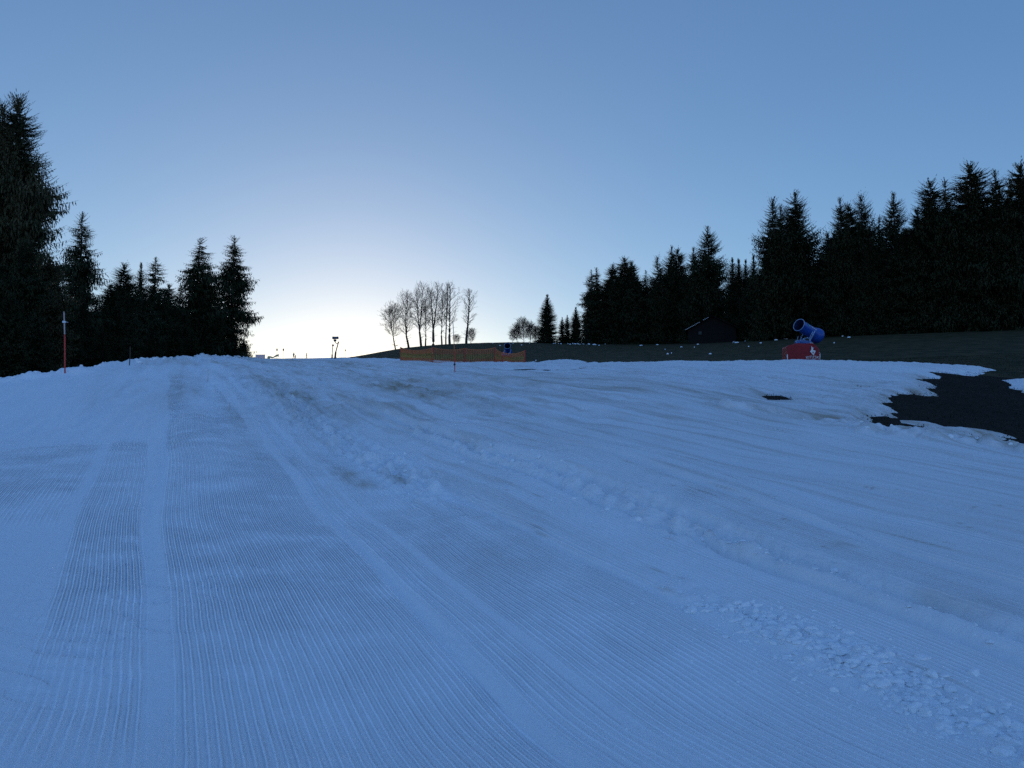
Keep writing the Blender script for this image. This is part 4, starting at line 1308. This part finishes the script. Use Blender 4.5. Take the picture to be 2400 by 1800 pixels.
# tower snow gun
p = base_on(783, 150)
e = empty("tower_snow_gun", p); tag(e, "tower snow gun on a leaning mast on the skyline, barrel turned left", "snow gun")
U = 150 / F_PX
mb = MB(); mb.tube([(0.0, 0, -0.4), (0.10, 0, 1.0), (0.14, 0, 1.35)], [0.22, 0.18, 0.16], 12); mb.build("mast_foot", M_DARK, e, True)
mb = MB(); mb.tube([(0.14, 0, 1.3), (0.62, 0, 3.15)], [0.11, 0.10], 12); mb.lathe([(0, -.1), (.13, -.1), (.13, .12), (0, .12)], 12, Matrix.Translation((0.64, 0, 3.18))); mb.build("mast", M_DARK, e, True)
mb = MB(); mb.tube([(0.60, 0, 3.0), (0.25, 0, 2.95), (0.0, 0, 3.15), (-0.08, 0, 3.4)], 0.07, 8); mb.build("arm", M_DARK, e, True)
mb = MB(); Mx = Matrix.Translation((-0.55, 0, 4.05)) @ Matrix.Rotation(R(90), 4, "Y") @ Matrix.Rotation(R(4), 4, "X")
mb.lathe([(0.0, 0.0), (0.24, 0.0), (0.29, 0.03), (0.26, 0.2), (0.24, 0.8), (0.27, 1.05), (0.27, 1.15), (0.0, 1.13)], 20, Mx); mb.build("barrel", M_GREYBLUE, e, True)
mb = MB(); mb.lathe([(0.0, -0.28), (0.2, -0.2), (0.3, 0.0), (0.26, 0.18), (0.0, 0.24)], 16, Matrix.Translation((-0.05, 0, 3.55))); mb.build("swivel_head", M_DARK, e, True)
p = base_on(776, 150)
e = empty("hydrant_post", p); tag(e, "short grey post with a box on top, left of the tower snow gun", "post")
mb = MB(); mb.tube([(0, 0, -0.4), (0.02, 0, 0.8)], 0.14, 10); mb.build("foot", M_DARK, e, True)
mb = MB(); mb.tube([(0.02, 0, 0.8), (0.12, 0, 2.5)], 0.075, 10); mb.build("mast", M_DARK, e, True)
mb = MB(); mb.box((0.14, 0, 2.62), (0.34, 0.3, 0.30)); mb.build("box", M_DARK, e)

# warning discs on thin stakes
for k, (c, topr, D, lb) in enumerate([(646, 817, 196, "left of two dark double-disc markers on thin stakes on the skyline"), (661, 817, 198, "right of two dark double-disc markers on thin stakes on the skyline"), (807, 819, 176, "small dark disc marker on the skyline right of the tower snow gun")]):
    p = base_on(c, D); hh_ = z_of(topr, D) - p.z
    e = empty("disc_marker", p); tag(e, lb, "marker", "disc markers on the skyline")
    mb = MB(); mb.tube([(0, 0, -0.5), (0, 0, hh_ - 0.2)], 0.035, 6); mb.build("stake", M_DARK, e, True)
    r_ = 0.17 if k < 2 else 0.11
    for j in range(2):
        mb = MB(); mb.lathe([(0, -0.05), (r_, -0.05), (r_ + 0.02, 0), (r_, 0.05), (0, 0.05)], 16, Matrix.Translation((0, 0, hh_ - r_ - j * r_ * 1.5)) @ Matrix.Rotation(R(90), 4, "X")); mb.build("disc", M_DARK, e, True)
for k, (c, D, hgt, lb) in enumerate([(821, 165, 1.0, "first thin stake right of the small disc marker"), (834, 160, 1.1, "second thin stake right of the small disc marker"), (846, 155, 1.3, "darkest thin stake on the skyline, third from the disc marker"), (858, 152, 1.0, "faint thin stake, last before the meadow's rise")]):
    p = base_on(c, D); p.z = max(p.z, hz(p.x, p.y))
    mb = MB(); mb.tube([(0, 0, -0.5), (0, 0, hgt * 0.7), (0.05, 0, hgt + 0.25)], 0.028, 6)
    o = mb.build("thin_stake", M_BAMBOO if k % 2 else M_DARK, None, True, loc=p); tag(o, lb, "stake", "thin stakes on the skyline")

# sunlit banner and padding beyond the crest
p = base_on(607, 205); zt = z_of(831, 205)
e = empty("banner", p); tag(e, "pale pink sunlit banner stretched low behind the last left spruce", "banner")
mb = MB(); w_ = 22 * 205 / F_PX
vs = []; fs = []
for i in range(9):
    for j in range(2):
        x = -w_ / 2 + w_ * i / 8
        for t_ in (0, 0.02): vs.append((x, 0.06 * math.sin(i * 1.3) + t_, (0.05 if j == 0 else zt - p.z)))
for i in range(8):
    a_ = i * 4
    fs += [(a_, a_ + 4, a_ + 6, a_ + 2), (a_ + 1, a_ + 3, a_ + 7, a_ + 5), (a_ + 2, a_ + 6, a_ + 7, a_ + 3), (a_, a_ + 1, a_ + 5, a_ + 4)]
mb.add(vs, fs); mb.build("cloth", M_PINK, e)
for s_ in (-1, 1):
    mb = MB(); mb.tube([(s_ * w_ / 2, 0, -0.5), (s_ * w_ / 2, 0, zt - p.z + 0.1)], 0.04, 6); mb.build("post", M_POLETOP, e, True)
p = base_on(638, 200)
e = empty("padded_barrier", p); tag(e, "tan padded roll sagging between two bundles on the skyline below the disc markers", "barrier")
px = 200 / F_PX
mb = MB(); pts = []; rd = []
for i in range(13):
    f = i / 12; pts.append((-1.1 + 2.2 * f, 0, 0.75 + 0.55 * f - 0.35 * math.sin(f * math.pi) + 0.05 * math.sin(f * 11))); rd.append(0.19 + 0.04 * math.sin(f * 9))
mb.tube(pts, rd, 10); mb.build("roll", M_YELLOW, e, True)
mb = MB(); mb.lathe([(0, -0.5), (0.22, -0.45), (0.34, -0.1), (0.34, 0.2), (0.18, 0.42), (0, 0.45)], 12, Matrix.Translation((-1.25, 0, 0.55))); mb.build("bundle", M_YELLOW, e, True)
mb = MB(); mb.lathe([(0, -0.4), (0.12, -0.35), (0.17, 0.0), (0.15, 0.3), (0, 0.35)], 12, Matrix.Translation((1.25, 0, 1.15))); mb.build("bundle", M_YELLOW, e, True)
for s_ in (-0.9, 0.9):
    mb = MB(); mb.tube([(s_, 0, -0.5), (s_, 0, 0.9)], 0.04, 6); mb.build("support", M_DARK, e, True)

# ------------------------------------------------------------------ skiers
M_SUIT = simple("ski_clothes_grey", (0.30, 0.30, 0.33), 0.7, (0.22, 0.22, 0.25), 4)
M_SUITD = simple("ski_clothes_dark", (0.05, 0.07, 0.12), 0.7, (0.04, 0.05, 0.08), 4)
M_SKIN = simple("skin", (0.50, 0.32, 0.24), 0.6, (0.45, 0.28, 0.2), 6)


def skier(loc, rz, label, mat, mirror=1, scale=1.0):
    J = {"pelvis": (0, 0, .92, .15), "waist": (0, -.03, 1.08, .14), "chest": (0, -.10, 1.33, .18), "neck": (0, -.13, 1.50, .065), "head": (0, -.17, 1.62, .10), "crown": (0, -.17, 1.72, .085),
         "hl": (.10, 0, .86, .10), "kl": (.14, -.22, .50, .07), "al": (.13, -.06, .10, .05), "tl": (.13, -.24, .05, .05),
         "hr": (-.10, 0, .86, .10), "kr": (-.14, -.05, .48, .07), "ar": (-.14, .16, .11, .05), "tr": (-.14, 0, .05, .05),
         "sl": (.19, -.10, 1.42, .075), "el": (.30, -.18, 1.15, .05), "wl": (.34, -.42, 1.08, .038),
         "sr": (-.19, -.10, 1.42, .075), "er": (-.33, -.06, 1.16, .05), "wr": (-.38, -.26, 1.00, .038)}
    E = [("pelvis", "waist"), ("waist", "chest"), ("chest", "neck"), ("neck", "head"), ("head", "crown"), ("pelvis", "hl"), ("hl", "kl"), ("kl", "al"), ("al", "tl"), ("pelvis", "hr"), ("hr", "kr"), ("kr", "ar"), ("ar", "tr"),
         ("chest", "sl"), ("sl", "el"), ("el", "wl"), ("chest", "sr"), ("sr", "er"), ("er", "wr")]
    ks = list(J); me = bpy.data.meshes.new("body")
    me.from_pydata([(J[k][0] * mirror, J[k][1], J[k][2]) for k in ks], [(ks.index(a), ks.index(b)) for a, b in E], [])
    tmp = bpy.data.objects.new("tmp", me); col_main.objects.link(tmp)
    md = tmp.modifiers.new("s", "SKIN"); sb = tmp.modifiers.new("u", "SUBSURF"); sb.levels = 1; sb.render_levels = 1
    for i, k in enumerate(ks):
        me.skin_vertices[0].data[i].radius = (J[k][3],) * 2
    me.skin_vertices[0].data[0].use_root = True
    bpy.context.view_layer.update()
    body = bpy.data.meshes.new_from_object(tmp.evaluated_get(bpy.context.evaluated_depsgraph_get()))
    bpy.data.objects.remove(tmp)
    body.name = "body"; body.materials.clear(); body.materials.append(mat)
    for pl in body.polygons: pl.use_smooth = True
    e = empty("person", loc, rz, (scale,) * 3); tag(e, label, "person", "skiers on the skyline")
    b_ = link("body", body, e)
    mb = MB(); mb.lathe([(0, .0), (.09, .0), (.125, .03), (.125, .09), (.08, .17), (0, .19)], 14, Matrix.Translation((0, -.165, 1.62))); mb.build("helmet", M_DARK, e, True)
    mb = MB(); mb.box((0, -.285, 1.66), (.17, .05, .07)); mb.build("goggles", M_DARK, e)
    mb = MB(); mb.box((0, -.25, 1.58), (.10, .05, .07)); mb.build("face", M_SKIN, e)
    for s_, (wx, wy, wz) in ((1, J["wl"][:3]), (-1, J["wr"][:3])):
        g_ = MB()
        for f_ in range(4):
            g_.tube([(wx * mirror + (f_ - 1.5) * 0.02, wy - .02, wz), (wx * mirror + (f_ - 1.5) * 0.022, wy - .09, wz - .02), (wx * mirror + (f_ - 1.5) * 0.02, wy - .07, wz - .07)], 0.013, 6)
        g_.tube([(wx * mirror - s_ * .04, wy - .02, wz), (wx * mirror - s_ * .02, wy - .08, wz - .05)], 0.014, 6)
        g_.build("glove", M_DARK, e, True)
        mb = MB(); mb.tube([(wx * mirror, wy - .07, wz + .05), (wx * mirror * 1.35, wy + .15 * (1 if s_ > 0 else -1.2) , 0.0)], 0.012, 6); mb.build("ski_pole", M_DARK, e, True)
    for s_, yy in ((1, -.15), (-1, .05)):
        mb = MB(); mb.tube([(s_ * .14 * mirror, yy + .8, .02), (s_ * .14 * mirror, yy - .75, .02), (s_ * .14 * mirror, yy - .92, .09)], 0.035, 6); mb.build("ski", M_RED, e)
        mb = MB(); mb.box((s_ * .135 * mirror, yy + (.0 if s_ > 0 else .05), .10), (.11, .30, .16)); mb.build("ski_boot", M_DARK, e)
    return e


for c, D, rz, lb, mt, mr, sc_ in [(685, 197, R(60), "skier in pale clothing bending forward on the skyline, left of the pair", M_SUIT, 1, 0.95),
                             (690, 200, R(-40), "small skier in dark clothes close behind the left pale one", M_SUITD, -1, 0.72),
                             (715, 197, R(110), "pale skier with poles on the skyline, nearest the tower snow gun", M_SUIT, -1, 0.95)]:
    p = at_snow(c, D, 0.0); skier(p, rz, lb, mt, mr, sc_)

# ------------------------------------------------------------------ hut at the wood's edge
p = at(1672, 174)
hut = empty("barn", p, R(-14)); tag(hut, "dark wooden barn in the shade before the wood, pale dots along its roof edge", "barn")
W_, Dp, ev, rg_ = 10.5, 8.0, 3.2, 5.9
mb = MB(); mb.prism([(-W_ / 2, -0.8), (W_ / 2, -0.8), (W_ / 2, ev), (0, rg_), (-W_ / 2, ev)], 0.05, Dp); mb.build("wall_core", M_WOOD, hut)
mb = MB(); x = -W_ / 2; g = random.Random(2)
while x < W_ / 2 - 0.1:
    w_ = g.uniform(0.22, 0.34); top_ = ev + (rg_ - ev) * (1 - abs(x + w_ / 2) / (W_ / 2)) - 0.12
    mb.box((x + w_ / 2, 0.03 - g.uniform(0, 0.02), (top_ - 0.8) / 2), (w_ - 0.03, 0.05, top_ + 0.8)); x += w_
bw = mb.build("board_wall", M_WOOD, hut); bw["kind"] = "stuff"
mb = MB(); mb.box((1.6, -0.05, 1.3), (2.4, 0.08, 2.7)); dr = mb.build("door", M_WOOD, hut)
mb = MB(); mb.box((1.6, -0.12, 2.1), (2.2, 0.06, 0.18)); mb.box((1.6, -0.12, 0.6), (2.2, 0.06, 0.18)); mb.build("door_batten", M_WOOD, dr)
mb = MB(); mb.box((-2.6, -0.05, 2.3), (0.9, 0.08, 0.9)); wf = mb.build("window", M_WOOD, hut)
mb = MB(); mb.box((-2.6, -0.10, 2.3), (0.7, 0.03, 0.7)); mb.build("pane", M_DARK, wf)
for s_ in (-1, 1):
    a_ = math.atan2(rg_ - ev, W_ / 2)
    L_ = math.hypot(W_ / 2, rg_ - ev) + 0.9
    mb = MB()
    ctr = Vector((s_ * (W_ / 4 + 0.35), Dp / 2, (ev + rg_) / 2 - 0.10 + 0.12))
    mb.box(ctr, (L_, Dp + 1.6, 0.12), Matrix.Rotation(s_ * a_, 3, "Y"))
    rf = mb.build("roof", M_ROOF, hut)
    if s_ < 0:
        mb = MB()
        for k in range(16):
            f = (k + 0.5) / 16
            if k in (10, 11): continue
            q_ = Vector((-W_ / 2 - 0.75, -0.85, ev - 0.28)).lerp(Vector((-0.3, -0.85, rg_ - 0.0)), f * 0.92 + 0.02)
            mb.box(q_ + Vector((0, 0, 0.02)), (0.22, 0.10, 0.10))
        sn_ = mb.build("snow_lumps", M_SNOW, rf); sn_["kind"] = "stuff"

# ------------------------------------------------------------------ leftover snow specks on the meadow
ra = np.random.default_rng(9)
V = []; Fc = []; o0 = 0
spots = [(cp, D) for cp, D in zip(ra.uniform(1150, 1960, 30), ra.uniform(175, 207, 30))]
spots += [(cp, D) for cp, D in zip(ra.uniform(1230, 1440, 26), ra.uniform(190, 207, 26))]
spots += [(cp, D) for cp, D in zip(ra.uniform(1150, 2000, 12), ra.uniform(100, 150, 12))]
for cp, D in spots:
    if cp > 1560 and D > 160: D -= 30
    x = (cp - 1200) / F_PX * D; y = D
    rx = 0.10 + 0.45 * ra.random() ** 2.5; ry = rx * ra.uniform(0.6, 1.4); n = 10
    a = np.linspace(0, 2 * math.pi, n, endpoint=False); rr = ra.uniform(0.6, 1.2, n)
    vx = np.concatenate([[0], np.cos(a) * rx * rr * 0.6, np.cos(a) * rx * rr]) + x
    vy = np.concatenate([[0], np.sin(a) * ry * rr * 0.6, np.sin(a) * ry * rr]) + y
    vz = H(vx, vy) + 0.06 + np.concatenate([[0.03], np.full(n, 0.01), np.full(n, -0.25)])
    V.append(np.stack([vx, vy, vz], 1))
    f = []
    for i in range(n):
        j = (i + 1) % n
        f.append((0, 1 + i, 1 + j)); f.append((1 + i, 1 + n + i, 1 + n + j)); f.append((1 + i, 1 + n + j, 1 + j))
    Fc.append(np.array(f) + o0); o0 += 1 + 2 * n
o = link("snow_remnants", mesh_np("snow_remnants", np.concatenate(V), np.concatenate(Fc), M_SNOW)); tag(o, "small leftover snow specks scattered on the dark meadow below the wood", "snow patches", kind="stuff")

# ------------------------------------------------------------------ loose snow crumbs
bmt = []
for sd in range(6):
    bm = bmesh.new(); bmesh.ops.create_icosphere(bm, subdivisions=2 if sd < 4 else 1, radius=1.0)
    g = random.Random(sd)
    offs = [Vector((g.gauss(0, 1), g.gauss(0, 1), g.gauss(0, 1))).normalized() for _ in range(7)]
    for v_ in bm.verts:
        k = 1.0
        for o_ in offs: k = min(k, 0.62 / max(0.62, v_.co.normalized().dot(o_) * 0.95)) if v_.co.normalized().dot(o_) > 0.65 else k
        v_.co = v_.co * k * g.uniform(0.84, 1.14)
    bm.verts.ensure_lookup_table()
    bmt.append((np.array([v_.co[:] for v_ in bm.verts]), np.array([[v_.index for v_ in f.verts] for f in bm.faces]))); bm.free()


def scatter(name, pts, sizes, label):
    V = []; Fc = []; o0 = 0
    for (x, y), s in zip(pts, sizes):
        vv_, ff_ = bmt[ra.integers(6) if s > 0.02 else 4 + ra.integers(2)]
        q_ = Matrix.Rotation(ra.uniform(0, 6.28), 3, "Z") @ Matrix.Rotation(ra.uniform(-.6, .6), 3, "X")
        w = vv_ @ np.array(q_).T * s * np.array([ra.uniform(.6, 1.5), ra.uniform(.6, 1.5), ra.uniform(.35, .9)])
        V.append(w + np.array([x, y, snow_z(x, y) - s * 0.10])); Fc.append(ff_ + o0); o0 += len(vv_)
    o = link(name, mesh_np(name, np.concatenate(V), np.concatenate(Fc), M_SNOW, name != "snow_crumbs")); tag(o, label, "snow crumbs", kind="stuff")


pts = []; sz = []
for (vs_, w, y0, y1, n, s0, s1) in [(3.95, 0.17, 3.1, 5.7, 3000, 0.004, 0.036), (3.80, 0.30, 3.1, 6.2, 1100, 0.003, 0.014), (5.15, 0.28, 6.5, 16, 110, 0.012, 0.05), (5.22, 0.09, 3.4, 8, 200, 0.006, 0.026), (3.35, 0.5, 10.5, 20, 60, 0.015, 0.05), (2.05, 0.12, 3, 9, 90, 0.004, 0.010)]:
    for _ in range(n):
        y = y0 + (y1 - y0) * ra.random() ** 1.3
        vq = ra.normal(vs_, w)
        x = vq - 0.42 * y
        if y > 2.6: pts.append((x, y)); sz.append(min(s1 * 1.25, s0 + (s1 * 1.25 - s0) * ra.random() ** 3.6))
scatter("snow_crumbs", pts, sz, "loose snow crumbs and clods lying in the churned tracks")
pts = []; sz = []
for (ax, ay), (bx, by) in zip(berm[:-1], berm[1:]):
    for _ in range(int(7 * math.hypot(bx - ax, by - ay))):
        f = ra.random(); pts.append((ax + (bx - ax) * f + ra.normal(0, 0.25), ay + (by - ay) * f + ra.normal(0, 0.25))); sz.append(0.02 + 0.08 * ra.random() ** 3)
le = [q for q in left_edge if q[1] < 130 and q[0] > -60]
for (ax, ay), (bx, by) in zip(le[:-1], le[1:]):
    for _ in range(int(5 * math.hypot(bx - ax, by - ay))):
        f = ra.random(); pts.append((ax + (bx - ax) * f + ra.normal(0.7, 0.4), ay + (by - ay) * f - abs(ra.normal(0.6, 0.5)))); sz.append(0.04 + 0.20 * ra.random() ** 3)
scatter("snow_bank_lumps", pts, sz, "rounded lumps of pushed-up snow along the banks beside the piste")

# ------------------------------------------------------------------ grass tufts on the bare patch
n = 60000
gx_ = ra.uniform(4, 52, n); gy_ = 17 + 50 * ra.random(n) ** 1.2
jj = np.searchsorted(rs_s, np.hypot(gx_, gy_)).clip(0, len(rs_s) - 1); ii = np.searchsorted(phis_s, np.arctan2(gx_, gy_)).clip(0, len(phis_s) - 1)
ok = edge_n[jj, ii] < -0.25
gx_, gy_ = gx_[ok], gy_[ok]
n = len(gx_); gzz = H(gx_, gy_) - 0.02
a = ra.uniform(0, 2 * math.pi, n); hgt = ra.uniform(0.02, 0.08, n) * (1 + gy_ * 0.004); wd = ra.uniform(0.008, 0.02, n)
base = np.stack([gx_, gy_, gzz], 1); dr_ = np.stack([np.cos(a + 1) * 0.5, np.sin(a + 1) * 0.5, np.ones(n)], 1) * hgt[:, None]; sd_ = np.stack([np.cos(a), np.sin(a), 0 * a], 1) * wd[:, None]
V = np.stack([base - sd_, base + sd_, base + dr_], 1).reshape(-1, 3)
o = link("grass", mesh_np("grass", V, np.arange(n * 3).reshape(n, 3), M_BLADE, False)); tag(o, "flattened wet grass on the bare patch and meadow edge", "grass", kind="stuff")
